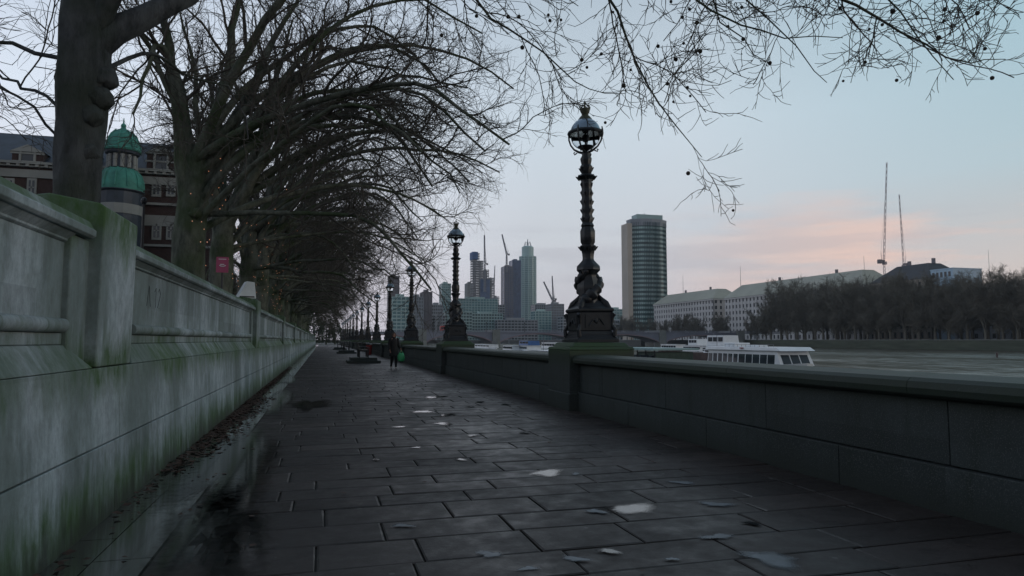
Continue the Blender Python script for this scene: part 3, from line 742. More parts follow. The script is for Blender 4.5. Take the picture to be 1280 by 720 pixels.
# tree beside the camera: only its overhanging branches reach the view
rg0 = np.random.default_rng(11)
def world_limbs(base, lst):
    return [dict(p=[(x - base[0], y - base[1], z - base[2]) for x, y, z in pts], r=r) for pts, r in lst]
b0 = (-3.8, 2.2, GZ0)
def pd(px, py, d):
    r_ = ray(px, py); p = EYE + r_ * (d / r_.dot(FW)); return (p.x, p.y, p.z)
T0 = (-3.8, 2.2, 5.6)
l0 = world_limbs(b0, [
    ([T0, (-1.4, 4.2, 7.6), pd(690, -150, 8.5), pd(768, 20, 8.6), pd(800, 62, 8.8), pd(808, 112, 9.0), pd(842, 158, 9.2), pd(893, 197, 9.4)], .085),
    ([T0, (-1.0, 4.0, 7.7), pd(710, -160, 8.0), pd(785, 10, 8.2), pd(850, 62, 8.4), pd(930, 88, 8.6), pd(975, 92, 8.8)], .075),
    ([T0, (-.6, 3.6, 7.6), pd(780, -192, 7.8), pd(893, -32, 8.2), pd(905, 18, 8.4), pd(926, 70, 8.5), pd(985, 106, 8.8)], .075),
    ([T0, (0, 3.4, 7.4), pd(860, -192, 7.6), pd(985, -28, 7.8), pd(1040, -26, 8.0), pd(1100, -12, 8.2), pd(1150, 36, 8.3), pd(1200, 56, 8.4), pd(1275, 50, 8.6)], .085),
    ([T0, (.2, 3.2, 7.3), pd(900, -202, 7.4), pd(1060, -54, 7.6), pd(1118, -24, 7.8), pd(1140, 18, 8.0), pd(1180, 62, 8.2)], .07),
    ([T0, (.2, 3.2, 7.3), pd(960, -212, 7.0), pd(1140, -64, 7.2), pd(1200, -16, 7.4), pd(1268, 22, 7.6)], .07),
    ([T0, (-.8, 3.9, 7.6), pd(800, -172, 8.6), pd(940, -32, 9.0), pd(1000, -10, 9.2), pd(1012, 36, 9.4), pd(1060, 78, 9.6)], .07),
    ([T0, (-1.8, 4.8, 7.8), pd(560, -150, 9.0), pd(640, -20, 9.4), pd(690, 18, 9.6), pd(716, 60, 9.8)], .07),
    ([T0, (-2.2, 5.2, 7.8), pd(480, -130, 9.6), pd(560, -14, 10), pd(622, 26, 10.4), pd(668, 78, 10.6), pd(710, 122, 10.8), pd(765, 134, 11)], .075),
    ([T0, (-2.4, 5.4, 7.8), pd(420, -130, 10), pd(500, -14, 10.4), pd(580, 30, 10.8), pd(622, 80, 11)], .12),
    ([T0, (-6.0, 4.6, 7.4), (-7.6, 7.6, 7.6), (-8.0, 9.6, 6.6)], .12)])
ms = tree_meshes(21, l0, [(0, 0, -.1), (.05, 0, 2.5), (0, 0, 5.6)], [.5, .42, .34], per=(15, 7, 4), len2=(.9, 2.6), len3=(.4, 1.2), len4=(.12, .4),
                 rad=(.017, .0085, .0052, .0034), grav=(.12, .10, -.06), seeds=230, s_from=.46, limb_min=.005, k1=40, lw=.055, wobs=(.13, .19, .20))
put_tree(ms, 'bare plane tree beside the camera, its long thin branches hanging over the river side', b0, group=TREEG)
# first visible tree: thick grey trunk with burls, big limb to the right at the top
def TB(px, X):
    c = at(px, 424, X=X); return (c.x, c.y, GZ0)
b1 = TB(87, -3.6)
rg = np.random.default_rng(5)
l1 = [dict(p=[(0.1, 0, 5.2), (.5, .1, 5.75), (1.2, .4, 6.15), (3.0, 1.2, 8.4), (4.8, 2.0, 9.8)], r=.25),
      dict(p=[(.05, 0, 6.0), (-.2, .2, 8), (-.9, .6, 11), (-1.0, 1.2, 13)], r=.26),
      dict(p=[(.1, 0, 5.3), (1.0, -.6, 7.4), (2.6, -1.6, 9.4), (4.5, -2.8, 9.6)], r=.18),
      dict(p=[(-.1, .1, 4.9), (-1.2, .2, 5.5), (-2.6, .4, 5.4), (-4.2, .4, 4.4)], r=.04),
      dict(p=[(-.1, .1, 3.6), (-.8, 0, 4.4), (-1.8, -.2, 4.5), (-2.6, -.4, 3.7)], r=.022),
      dict(p=[(-.1, .1, 4.1), (-.9, .6, 4.9), (-2.2, 1.4, 5.4), (-3.4, 2.4, 4.9)], r=.03),
      dict(p=[(.2, .1, 4.9), (1.0, .8, 5.6), (2.0, 1.8, 5.7), (2.8, 2.6, 5.0)], r=.04),
      dict(p=[(0, 0, 5.8), (1.4, 1.6, 8.4), (3.4, 3.6, 10), (5.6, 5.0, 9.6)], r=.18)]
ms = tree_meshes(31, l1, [(-.02, 0, -.1), (0, 0, 2.0), (.03, 0, 4.4), (.10, 0, 6.6)], [.35, .305, .295, .33, .36, .30], per=(9, 8, 5), len2=(1.6, 3.4), len3=(.8, 1.6), len4=(.3, .7),
                 rad=(.035, .012, .006, .003), barkmat='bark_grey', grav=(.10, .13, .12), s_from=.3, lw=.13, limb_min=.012,
                 burls=[((.17, -.10, 4.1), .19), ((.26, -.05, 4.42), .2), ((.17, -.08, 3.55), .15), ((-.22, 0, 4.7), .15), ((.28, 0, 4.75), .2)])
put_tree(ms, 'thick grey trunked plane tree with burls, nearest visible one behind the high wall', b1, group=TREEG)
# variants for the row
def fork_limbs(seed, big=3):
    rg = np.random.default_rng(seed); out = []
    # two or three strong forks then many arching limbs
    for i in range(big):
        a = rg.uniform(-.6, 1.2); dx, dy = 3.6 * math.cos(a) * (1 if i else -.5), rg.uniform(-2.5, 2.5)
        out.append(dict(p=[(0, 0, 4.6 + .5 * i), (dx * .2, dy * .2, 6.6), (dx * .5, dy * .6, 9.6), (dx * .9, dy, 13.5)], r=.28))
    out += limb_set(rg, 13, 3.9, 6.4, 13.5, 9.8, 2.8, 1.8, .17)
    out += limb_set(rg, 3, 3.6, 4.6, 7.6, 8.0, 2.0, 1.5, .11)
    return out
variants = []
for s in (41, 52, 63, 74):
    variants.append(tree_meshes(s, fork_limbs(s + 1), [(0, 0, -.1), (.03, .02, 1.8), (0, .05, 4.0), (.1, .1, 6.2)], [.54, .46, .43, .32], per=(11, 8, 5),
                                len2=(1.8, 3.8), len3=(.8, 1.7), grav=(.10, .09, .06), lw=.10, burls=[((.26, -.2, 3.4), .2), ((-.2, -.26, 2.6), .14), ((.2, -.3, 4.4), .2)], seeds=60, s_from=.25))
ty = [TB(236, -3.7)[1], 28.6, 36.5, 44.6, 52.5, 61, 69, 78, 87, 97, 107, 118, 130, 142, 155, 170]
for i, yy in enumerate(ty):
    ms = variants[i % 4]; sx = rnd.uniform(.92, 1.08); sy = rnd.choice([1, -1]) if i else 1
    s_ = rnd.uniform(.93, 1.08)
    if yy > 60: sx *= .85
    put_tree(ms, 'bare plane tree behind the high wall, %s beyond the grey burled trunk' % ORD[i], (-3.7 + rnd.uniform(-.2, .2), yy, GZ0), 0, (sx * s_, sy * s_, s_), group=TREEG)
for i, yy in enumerate([88, 104]):
    ms = variants[(i * 3 + 1) % 4]
    put_tree(ms, 'bare plane tree of the rear row in the hospital garden, %s from the near end' % ORD[i], (-11.5 + rnd.uniform(-1, 1), yy, GZ0), R(rnd.uniform(140, 220)), (.85, .85, .8), group='bare plane trees of the rear row')

# strings of small warm lights in the tree forks
def string(label, yt, z0, z1, n, seed, xr=(-.6, 2.6)):
    r = random.Random(seed); m = MB(); w = MB(); pts = []
    p = Vector((-3.6, yt - .5, z0))
    for k in range(n):
        u = k / n
        pts.append(Vector((-3.7 + r.uniform(*xr) * (.3 + .7 * u), yt + r.uniform(-1.2, 1.0), z0 + (z1 - z0) * u + r.uniform(-.3, .3))))
    t = thing('string_lights', label, 'fairy lights', pts[0], 0, 'strings of warm lights in the trees')
    w.tube([q - pts[0] for q in pts], .004, 3)
    for q in pts: m.ball(q - pts[0], .013, 5, 4)
    w.build('cable', M['iron'], t); m.build('bulbs', M['bulb'], t)
string('string of tiny orange lights in the tree just past the grey burled trunk', ty[0], 3.6, 7.0, 26, 1, (-.2, 1.4))
string('string of tiny orange lights hanging in the second tree past the grey burled trunk', ty[1], 3.4, 7.6, 40, 2)
string('string of tiny orange lights hanging in the third tree past the grey burled trunk', ty[2], 3.2, 7.2, 46, 3)
string('string of tiny orange lights hanging in the fourth tree past the grey burled trunk', ty[3], 3.0, 7.0, 40, 4)
string('string of tiny orange lights hanging in the fifth tree past the grey burled trunk', ty[4], 3.0, 7.0, 36, 6)

# evergreen shrubs added behind the wall to darken the gaps under the trees
def shrub_mesh(seed, rx, ry, rz_, n=2600, leaf=.16):
    rg = np.random.default_rng(seed); d = rg.normal(0, 1, (n, 3)); d /= np.linalg.norm(d, axis=1, keepdims=True); d[:, 2] = np.abs(d[:, 2])
    rr = rg.uniform(.55, 1.0, n) ** .5 * (1 + .22 * np.sin(d[:, 0] * 5 + seed) * np.cos(d[:, 1] * 4)); C = d * rr[:, None] * np.array([rx, ry, rz_])
    a = rg.normal(0, 1, (n, 3)); a /= np.linalg.norm(a, axis=1, keepdims=True); b_ = np.cross(a, rg.normal(0, 1, (n, 3))); b_ /= np.linalg.norm(b_, axis=1, keepdims=True)
    s = rg.uniform(.6, 1.3, (n, 1)) * leaf
    V = np.stack([C - a * s, C + b_ * s * .6, C + a * s, C - b_ * s * .6], 1).reshape(-1, 3); Fq = np.arange(4 * n).reshape(n, 4)
    return mesh_np('foliage', [(V, Fq)], M['evergreen'], smooth=False)
shm = [shrub_mesh(1, 2.6, 4.2, 4.6), shrub_mesh(2, 2.4, 4.8, 5.6)]
stem = MB()
for k in range(5): stem.tube([(0, 0, 0), (math.cos(k * 1.3) * .6, math.sin(k * 1.3) * .9, 1.6), (math.cos(k * 1.3) * 1.2, math.sin(k * 1.3) * 2, 3.2)], [.09, .06, .03], 6)
stem_me = None
for i, yy in enumerate([52, 59, 67, 76, 86, 97, 109, 122, 136, 152]):
    t = thing('filler_shrub', 'added dark evergreen shrub filling gaps behind the tree row, %s from the near end' % ORD[i], 'shrub', (-7.6 + rnd.uniform(-.5, .5), yy, GZ0), 0, 'added dark evergreen shrubs behind the trees')
    t.scale = (1, 1, 1 + .02 * i)
    o = bpy.data.objects.new('foliage', shm[i % 2]); COL.objects.link(o); o.parent = t
    if stem_me is None: so = stem.build('stem', M['bark'], t); stem_me = so.data
    else: so = bpy.data.objects.new('stem', stem_me); COL.objects.link(so); so.parent = t

for i, (xx_, yy, sc__) in enumerate([(-5.5, 190, 1.5), (-2.4, 222, 1.9), (1.2, 226, 1.7), (4.0, 230, 1.5), (-8, 205, 2.0)]):  # evergreens added to block the bright gap at the path's end
    t = thing('filler_tree', 'added dark evergreen tree closing the far end of the path, %s from the wall side' % ORD[(1, 2, 3, 4, 0)[i]], 'tree', (xx_, yy, .1), 0, 'added dark evergreen trees at the end of the path'); t.scale = (sc__ * .7, sc__ * .7, sc__)
    o = bpy.data.objects.new('crown', shm[i % 2]); COL.objects.link(o); o.parent = t; o.location.z = .3
    MB().tube([(0, 0, -1.5), (0, 0, 2)], [.3, .2], 8).build('trunk', M['bark'], t)
# ------------------------------------------------------------------ hospital behind the wall
HY = 66.0
def HP(px, py): return at(px, py, Y=HY)
roofz = at(30, 168, Y=HY + 4.5).z; eavez = HP(30, 205).z
hos = thing('hospital_building', 'red brick building with slate roof, stone bands and green copper turret behind the near trees', 'building', (-20, HY, .65))
def hb(mb, name, mat, par_=None, bevel=0, smooth=False):
    mb.v = [(x + 20, y - HY, z - .65) for x, y, z in mb.v]; return mb.build(name, M[mat], par_ or hos, bevel=bevel, smooth=smooth)
X0, X1 = HP(-120, 300).x, HP(262, 300).x
hb(MB().box(X0, X1, HY, HY + 14, .65, eavez), 'wall', 'brick')
rf = hb(MB().add([(X0, HY - .5, eavez + .03), (X1, HY - .5, eavez + .03), (X1, HY + 14, eavez + .03), (X0, HY + 14, eavez + .03), (X0, HY + 4.5, roofz), (X1 - 1, HY + 4.5, roofz), (X1 - 1, HY + 8, roofz), (X0, HY + 8, roofz)],
             [(0, 1, 5, 4), (1, 2, 6, 5), (2, 3, 7, 6), (3, 0, 4, 7), (4, 5, 6, 7)]), 'roof', 'slate')
bands = MB()
for py0, py1, pr in ((203, 206, .55), (207, 209, .35), (212, 222, .18), (246, 249, .3), (262, 276, .15), (300, 303, .25)):
    bands.box(X0 - .2, X1 + .2, HY - pr, HY - .002, HP(30, py1).z, HP(30, py0).z)
z1_ = HP(30, 209).z
x = X0
while x < X1: bands.box(x, x + .25, HY - .5, HY - .36, z1_ - .01, z1_ + .42); x += .7
hb(bands, 'stone_band', 'stone_pale')
def dormer(px):
    c = HP(px, 205); w = 1.15; zb = eavez + .05; zt = HP(px, 187).z
    d = MB(); d.box(c.x - w, c.x + w, HY - .45, HY + 3.2, zb, zb + (zt - zb) * .72)
    do = hb(d, 'dormer', 'brick')
    s = MB(); s.prof_y([(c.x - w - .15, zb + (zt - zb) * .72 + .01), (c.x + w + .15, zb + (zt - zb) * .72 + .01), (c.x, zt + .3)], HY - .6, HY + 3.2)
    s.box(c.x - w - .1, c.x + w + .1, HY - .55, HY - .452, zb + .7, zb + .85); s.box(c.x - .62, c.x - .45, HY - .56, HY - .453, zb + .1, zb + (zt - zb) * .62)
    s.box(c.x + .45, c.x + .62, HY - .56, HY - .453, zb + .1, zb + (zt - zb) * .62)
    s.tube([(c.x + .55 * math.cos(a), HY - .5, zb + (zt - zb) * .60 + .5 * math.sin(a)) for a in [math.pi * k / 8 for k in range(9)]], .1, 6)
    s.box(c.x - w, c.x + w, HY - .57, HY - .454, zb + .02, zb + .12)
    s.v = [(x + 20, y - HY, z - .65) for x, y, z in s.v]; s.build('stone_trim', M['stone_pale'], do)
    g_ = MB().box(c.x - .44, c.x + .44, HY - .475, HY - .452, zb + .13, zb + (zt - zb) * .66); g_.v = [(x + 20, y - HY, z - .65) for x, y, z in g_.v]; g_.build('pane', M['win'], do)
for px in (-30, 37, 104, 203): dormer(px)
# windows in the wall below
for row in ((226, 243), (280, 297)):
    for px in (-14, 12, 40, 80, 110, 196, 214, 236):
        a = HP(px - 4, row[1]); b_ = HP(px + 4, row[0])
        w = hb(MB().box(a.x - .15, b_.x + .15, HY - .12, HY - .001, a.z - .2, b_.z + .2), 'window', 'stone_pale')
        q = MB().box(a.x, b_.x, HY - .135, HY - .121, a.z, b_.z); q.v = [(x + 20, y - HY, z - .65) for x, y, z in q.v]; q.build('pane', M['win'], w)
        q = MB().box((a.x + b_.x) / 2 - .05, (a.x + b_.x) / 2 + .05, HY - .15, HY - .136, a.z, b_.z); q.box(a.x, b_.x, HY - .15, HY - .1365, (a.z + b_.z) / 2 - .05, (a.z + b_.z) / 2 + .05)
        q.v = [(x + 20, y - HY, z - .65) for x, y, z in q.v]; q.build('frame', M['stone_pale'], w)
# turret with two green domes
cx, cy = HP(161, 200).x, HY - 2.0
def tz(py): return at(161, py, Y=cy).z
def tr(px): return (at(161 + px, 200, Y=cy).x - at(161, 200, Y=cy).x)
dm = MB().lathe([(tr(23), tz(191)), (tr(24), tz(189)), (tr(22.5), tz(187)), (tr(21), tz(180)), (tr(16.5), tz(171)), (tr(10), tz(165)), (tr(4), tz(162)), (tr(2.5), tz(159))], (cx, cy, 0), 16)
dm.tube([(cx, cy, tz(160)), (cx, cy, tz(148))], [.12, .03], 6); dm.ball((cx, cy, tz(158)), .22)
for q in range(8):
    a = q * math.pi / 4; dm.tube([(cx + r_ * math.cos(a), cy + r_ * math.sin(a), z_) for r_, z_ in ((tr(23), tz(187)), (tr(21.3), tz(180)), (tr(16.8), tz(171)), (tr(10.2), tz(164.5)))], .07, 5)
hb(dm, 'upper_dome', 'copper', smooth=True)
low = MB().lathe([(tr(29), tz(240)), (tr(29), tz(236)), (tr(28), tz(228)), (tr(25), tz(220)), (tr(21), tz(215)), (tr(18), tz(213))], (cx, cy, 0), 16)
for q in range(12):
    a = q * math.pi / 6; low.tube([(cx + r_ * math.cos(a), cy + r_ * math.sin(a), z_) for r_, z_ in ((tr(29.2), tz(237)), (tr(28.2), tz(228)), (tr(25.2), tz(220)), (tr(18), tz(213)))], .07, 5)
hb(low, 'lower_dome', 'copper', smooth=True)
dr = MB().lathe([(tr(16), tz(213)), (tr(16), tz(196)), (tr(21), tz(194)), (tr(22), tz(191.3))], (cx, cy, 0), 16)
dr.lathe([(tr(27), .65), (tr(27), tz(243)), (tr(30), tz(241)), (tr(30), tz(240.2))], (cx, cy, 0), 16); hb(dr, 'drum', 'slate')
for q in range(12):
    a = q * math.pi / 6 + .26; cc, ss = math.cos(a), math.sin(a)
    if ss > .3: continue
    hb(MB().tube([(cx + tr(16.6) * cc, cy + tr(16.6) * ss, tz(212)), (cx + tr(16.6) * cc, cy + tr(16.6) * ss, tz(196))], .16, 8), 'column', 'stone_pale')
hb(MB().lathe([(tr(28), tz(270)), (tr(28), tz(258))], (cx, cy, 0), 16), 'drum_band', 'stone_pale')
# long wing added behind the shrubs to keep the tree background dark
wg = thing('filler_wing', 'long dark brick hospital wing added behind the tree row', 'building', (-22, 130, .65))
MB().box(-8, 0, -44, 60, 0, 17).build('wall', M['brick'], wg); MB().prof_y([(-8.4, 17.02), (.5, 17.02), (-2, 21), (-6, 21)], -44.3, 60.3).build('roof', M['slate'], wg)
# pole by the hospital
c = at(178, 300, Y=30)
pt = thing('lamp_column', 'thin dark pole standing behind the high wall in front of the brick building', 'pole', (c.x, c.y, .65))
MB().tube([(0, 0, 0), (0, 0, at(178, 252, Y=30).z - .65)], [.07, .045], 8).build('pole', M['iron'], pt); MB().ball((0, 0, at(178, 251, Y=30).z - .65), .12, 8, 6, (1, 1, 1.3)).build('lamp_head', M['iron'], pt)

# ------------------------------------------------------------------ benches on plinths, red bin
def make_bench():
    t = thing('plinth_bench', '', 'bench', (2.45, 43.5, 0), 0, 'benches on stone plinths on the path')
    p = MB(); p.box(-.98, .98, -1.5, 1.5, -.01, .16); p.box(-.78, .78, -1.3, 1.3, .162, .34); p.build('plinth', M['parapet'], t, bevel=.02)
    for s in (-1.15, 1.15, 0):
        e = MB(); e.box(-.30, -.24, s - .03, s + .03, .342, .80); e.box(.22, .28, s - .03, s + .03, .342, .78); e.box(-.32, .30, s - .03, s + .03, .72, .78)
        e.tube([(-.28, s, .78), (-.34, s, 1.0), (-.38, s, 1.22)], .03, 6); e.tube([(.26, s, .78), (.30, s, .92), (.1, s, .98), (-.32, s, 1.0)], .028, 6)
        e.build('end_frame', M['iron'], t)
    s = MB()
    for k in range(5): s.box(-.28 + k * .115, -.18 + k * .115, -1.2, 1.2, .785, .815)
    s.build('seat', M['benchwood'], t)
    b = MB()
    for k in range(4): b.box(-.345 - .012 * k, -.32 - .012 * k, -1.2, 1.2, .86 + k * .10, .94 + k * .10)
    b.build('backrest', M['benchwood'], t)
    return t
bench0 = make_bench(); bench0['label'] = 'dark slatted bench on a low stone plinth, nearest one on the path'
dup(bench0, (2.45, 74, 0), 0, 'dark bench on a stone plinth, second one along the path')
dup(bench0, (2.45, 103, 0), 0, 'dark bench on a stone plinth, third one along the path')
c = at(461, 441, Z=0)
bn = thing('litter_bin', 'small red litter bin standing against the river parapet far along the path', 'bin', (4.25, 66, 0))
MB().lathe([(.24, 0), (.26, .02), (.29, .85), (.31, .88), (.31, .92)], n=16).build('body', M['red'], bn, smooth=True)
MB().lathe([(.32, .921), (.30, 1.02), (.18, 1.10), (.04, 1.12)], n=16).build('lid', M['iron'], bn, smooth=True)

# ------------------------------------------------------------------ person walking with a green bag
def skin_mesh(name, verts, edges, radii, root, sub=2):
    me = bpy.data.meshes.new(name); me.from_pydata([tuple(v) for v in verts], edges, []); me.update()
    o = bpy.data.objects.new(name, me); COL.objects.link(o)
    o.modifiers.new('skin', 'SKIN'); sb = o.modifiers.new('sub', 'SUBSURF'); sb.levels = sub; sb.render_levels = sub
    for i, r_ in enumerate(radii):
        d = me.skin_vertices[0].data[i]; d.radius = r_ if isinstance(r_, tuple) else (r_, r_); d.use_root = (i == root)
    bpy.context.view_layer.update(); dg = bpy.context.evaluated_depsgraph_get()
    out = bpy.data.meshes.new_from_object(o.evaluated_get(dg)); bpy.data.objects.remove(o); out.name = name
    for p in out.polygons: p.use_smooth = True
    return out
def chain(spec):
    """spec: dict name->(pos, radius, parentname)"""
    names = list(spec); V = [spec[n][0] for n in names]; Rr = [spec[n][1] for n in names]
    E = [(names.index(spec[n][2]), names.index(n)) for n in names if spec[n][2]]
    return V, E, Rr
pc_ = at(492, 461.5, Z=0)
per = thing('person', 'person in a knee-length black coat and pale shoes walking with a green bag', 'person', (pc_.x, pc_.y, 0), R(8))
# faces -y (towards the camera); x is the person's own left when positive
body = dict(
    pelvis=((0, 0, .96), (.145, .11), None), waist=((0, .005, 1.12), (.125, .095), 'pelvis'), chest=((0, 0, 1.32), (.15, .105), 'waist'),
    upchest=((0, .01, 1.43), (.12, .09), 'chest'), neck=((0, .0, 1.51), .05, 'upchest'), head0=((0, -.012, 1.58), (.066, .075), 'neck'), head1=((0, -.012, 1.655), (.078, .09), 'head0'), head2=((0, -.005, 1.72), (.062, .07), 'head1'),
    shl=((.17, 0, 1.41), .055, 'upchest'), ell=((.24, .0, 1.15), .042, 'shl'), wrl=((.30, -.12, .98), .028, 'ell'), hal=((.32, -.16, .93), (.028, .02), 'wrl'),
    shr=((-.17, 0, 1.41), .055, 'upchest'), elr=((-.235, .04, 1.14), .042, 'shr'), wrr=((-.22, -.08, .93), .028, 'elr'), har=((-.215, -.11, .87), (.028, .02), 'wrr'),
    hipl=((.09, 0, .90), .095, 'pelvis'), knl=((.085, -.13, .50), .058, 'hipl'), anl=((.08, -.10, .10), .036, 'knl'), tol=((.08, -.24, .035), (.036, .026), 'anl'),
    hipr=((-.09, 0, .90), .095, 'pelvis'), knr=((-.08, .02, .50), .058, 'hipr'), anr=((-.07, .24, .13), .036, 'knr'), tor=((-.07, .13, .035), (.036, .026), 'anr'))
V, E, Rr = chain(body)
me = skin_mesh('body', V, E, Rr, 0); me.materials.append(M['skin'])
o = bpy.data.objects.new('body', me); COL.objects.link(o); o.parent = per
# fingers
def hand(base, d, side):
    m = MB(); bx_, by, bz_ = base
    for k, (off, L) in enumerate(((-.022, .058), (-.008, .068), (.007, .066), (.02, .052))):
        p = Vector((bx_, by + off, bz_)); m.tube([p, p + Vector((0, off * .2, -L * .5)), p + Vector((-side * .022, off * .2, -L * .9)), p + Vector((-side * .04, off * .2, -L * .7))], [.009, .0085, .008, .006], 6)
    m.tube([(bx_, by - .02, bz_ + .02), (bx_ - side * .015, by - .045, bz_ - .01), (bx_ - side * .03, by - .045, bz_ - .035)], [.011, .010, .007], 6)
    h = m.build('fingers', M['skin'], per, smooth=True)
hand((.325, -.175, .90), 0, 1); hand((-.215, -.12, .845), 0, -1)
# clothes
coat = MB(); prof = [(.235, .175, .62), (.225, .165, .72), (.195, .15, .90), (.165, .125, 1.10), (.19, .135, 1.30), (.185, .12, 1.40), (.10, .08, 1.475), (.07, .07, 1.51)]
n = 24
for rx, ry, z in prof:
    for k in range(n):
        a = 2 * math.pi * k / n; f_ = 1 + (.04 * math.sin(5 * a + z * 4) if z < 1.0 else 0); coat.v.append((rx * f_ * math.cos(a), ry * f_ * math.sin(a) - (.01 if z < .8 else 0), z))
coat.f = [(i * n + k, i * n + (k + 1) % n, (i + 1) * n + (k + 1) % n, (i + 1) * n + k) for i in range(len(prof) - 1) for k in range(n)]
for s in (1, -1):
    pts = [body[q][0] for q in (('shl', 'ell', 'wrl') if s > 0 else ('shr', 'elr', 'wrr'))]
    coat.ball(pts[0], .092, 12, 8); coat.tube(pts, [.09, .072, .052], 10)
co = coat.build('coat', M['coat'], per, smooth=True)
MB().lathe([(.075, 1.47), (.085, 1.50), (.08, 1.54), (.06, 1.55)], n=14).build('collar', M['coat'], co, smooth=True)
lg = MB()
for s in ('l', 'r'): lg.tube([body['hip' + s][0], body['kn' + s][0], body['an' + s][0]], [.115, .072, .05], 10)
lg.build('leggings', M['coat'], per, smooth=True)
for s in ('l', 'r'):
    ax, ay, az = body['an' + s][0]; tx, ty_, tz_ = body['to' + s][0]
    MB().tube([(ax, ay + .04, az - .055), (ax, ay - .02, az - .05), (tx, ty_, tz_ + .005), (tx, ty_ - .04, tz_)], [.045, .05, .043, .03], 8).build('shoe', M['shoe'], per, smooth=True)
hr = MB().ball((0, .015, 1.685), .098, 14, 10, (.93, 1.05, 1.0)); hr.f = [f for f in hr.f if not all(hr.v[i][1] < -.045 and hr.v[i][2] < 1.72 for i in f)]
hr.tube([(0, .085, 1.70), (0, .11, 1.60), (0, .10, 1.48)], [.07, .065, .04], 10)
hr.tube([(.075, .0, 1.70), (.085, .01, 1.60), (.075, .02, 1.50)], [.03, .03, .02], 8); hr.tube([(-.075, .0, 1.70), (-.085, .01, 1.60), (-.075, .02, 1.50)], [.03, .03, .02], 8)
hr.build('hair', M['hair'], per, smooth=True)
fc = MB(); fc.ball((.03, -.092, 1.66), .011, 8, 6); fc.ball((-.03, -.092, 1.66), .011, 8, 6); fc.box(-.022, .022, -.098, -.085, 1.603, 1.611); fc.build('eyes_and_mouth', M['hair'], per)
MB().tube([(0, -.09, 1.665), (0, -.112, 1.635), (0, -.098, 1.625)], [.009, .013, .009], 6).build('nose', M['skin'], per, smooth=True)
ea = MB().ball((.078, -.01, 1.645), .022, 8, 6, (.4, .7, 1)); ea.ball((-.078, -.01, 1.645), .022, 8, 6, (.4, .7, 1)); ea.build('ears', M['skin'], per)
a_ = R(8); hx, hy = .32, -.17
bag = thing('carrier_bag', 'bright green plastic carrier bag held by the walking person', 'bag', (pc_.x + hx * math.cos(a_) - hy * math.sin(a_), pc_.y + hx * math.sin(a_) + hy * math.cos(a_), .38), R(12))
bm_ = MB(); prof = [(.10, .06, .0), (.15, .085, .02), (.175, .10, .12), (.17, .085, .28), (.13, .05, .36), (.10, .02, .40)]; n = 16
for i, (rx, ry, z) in enumerate(prof):
    for k in range(n):
        a = 2 * math.pi * k / n; f_ = 1 + .07 * math.sin(3 * a + i * 1.7); bm_.v.append((rx * f_ * math.cos(a), ry * f_ * math.sin(a), z))
bm_.f = [(i * n + k, i * n + (k + 1) % n, (i + 1) * n + (k + 1) % n, (i + 1) * n + k) for i in range(5) for k in range(n)] + [tuple(range(n))[::-1]]
bm_.build('bag_body', M['greenbag'], bag, smooth=True)
MB().tube([(-.09, 0, .38), (-.03, 0, .49), (0, 0, .53), (.03, 0, .49), (.09, 0, .38)], [.02, .012, .01, .012, .02], 6).build('handle', M['greenbag'], bag, smooth=True)

# ------------------------------------------------------------------ far bank wall
fw = thing('far_river_wall', 'long algae-dark river wall along the opposite bank below the trees', 'wall', (FARX, 0, WATER))
m = MB(); m.prof_y([(-.4, -1), (.2, 3.9), (1.3, 3.9), (1.3, -1)], -250, 820); m.build('wall_body', M['farwall'], fw)
m = MB(); m.prof_y([(.0, 3.902), (-.02, 4.15), (.9, 4.2), (.9, 3.902)], -250, 820); m.build('coping', M['granite'], fw)

# ------------------------------------------------------------------ bridge
BY = 362.0; BW = 18
def BX(px): return at(px, 424, Y=BY).x
bpx = [436, 528, 620, 728, 828, 925]
bx_ = [BX(p) for p in bpx]; ztop = at(600, 412.5, Y=BY).z; zs = WATER + 2.6; zc_ = at(675, 417.5, Y=BY).z
br = thing('arch_bridge', 'long low grey bridge with red-edged arches across the river', 'bridge', (bx_[0], BY, WATER))
def bb(mb, name, mat, smooth=False):
    mb.v = [(x - bx_[0], y - BY, z - WATER) for x, y, z in mb.v]; return mb.build(name, M[mat], br, smooth=smooth)
for i in range(5):
    a, b_ = bx_[i] + 2.2, bx_[i + 1] - 2.2; m = MB(); red = MB(); K = 20; arc = []
    zcr = zc_ - abs(i - 2) * .35
    for k in range(K + 1):
        u = k / K; x = a + (b_ - a) * u; arc.append((x, zs + (zcr - zs) * (1 - (2 * u - 1) ** 2) ** .8))
    for k in range(K):
        (xa, za), (xb, zb) = arc[k], arc[k + 1]; T = ztop - 1.45
        m.add([(xa, BY, za), (xb, BY, zb), (xb, BY, T), (xa, BY, T), (xa, BY + BW, za), (xb, BY + BW, zb), (xb, BY + BW, T), (xa, BY + BW, T)], [(0, 1, 2, 3), (5, 4, 7, 6), (0, 4, 5, 1)])
        red.add([(xa, BY - .15, za - .1), (xb, BY - .15, zb - .1), (xb, BY - .15, zb + .4), (xa, BY - .15, za + .4), (xa, BY - .01, za - .1), (xb, BY - .01, zb - .1), (xb, BY - .01, zb + .4), (xa, BY - .01, za + .4)],
                [(0, 1, 2, 3), (0, 4, 5, 1), (3, 2, 6, 7)])
    q = bb(m, 'arch', 'bridge'); red.v = [(x - bx_[0], y - BY, z - WATER) for x, y, z in red.v]; red.build('rib', M['bridgered'], q)
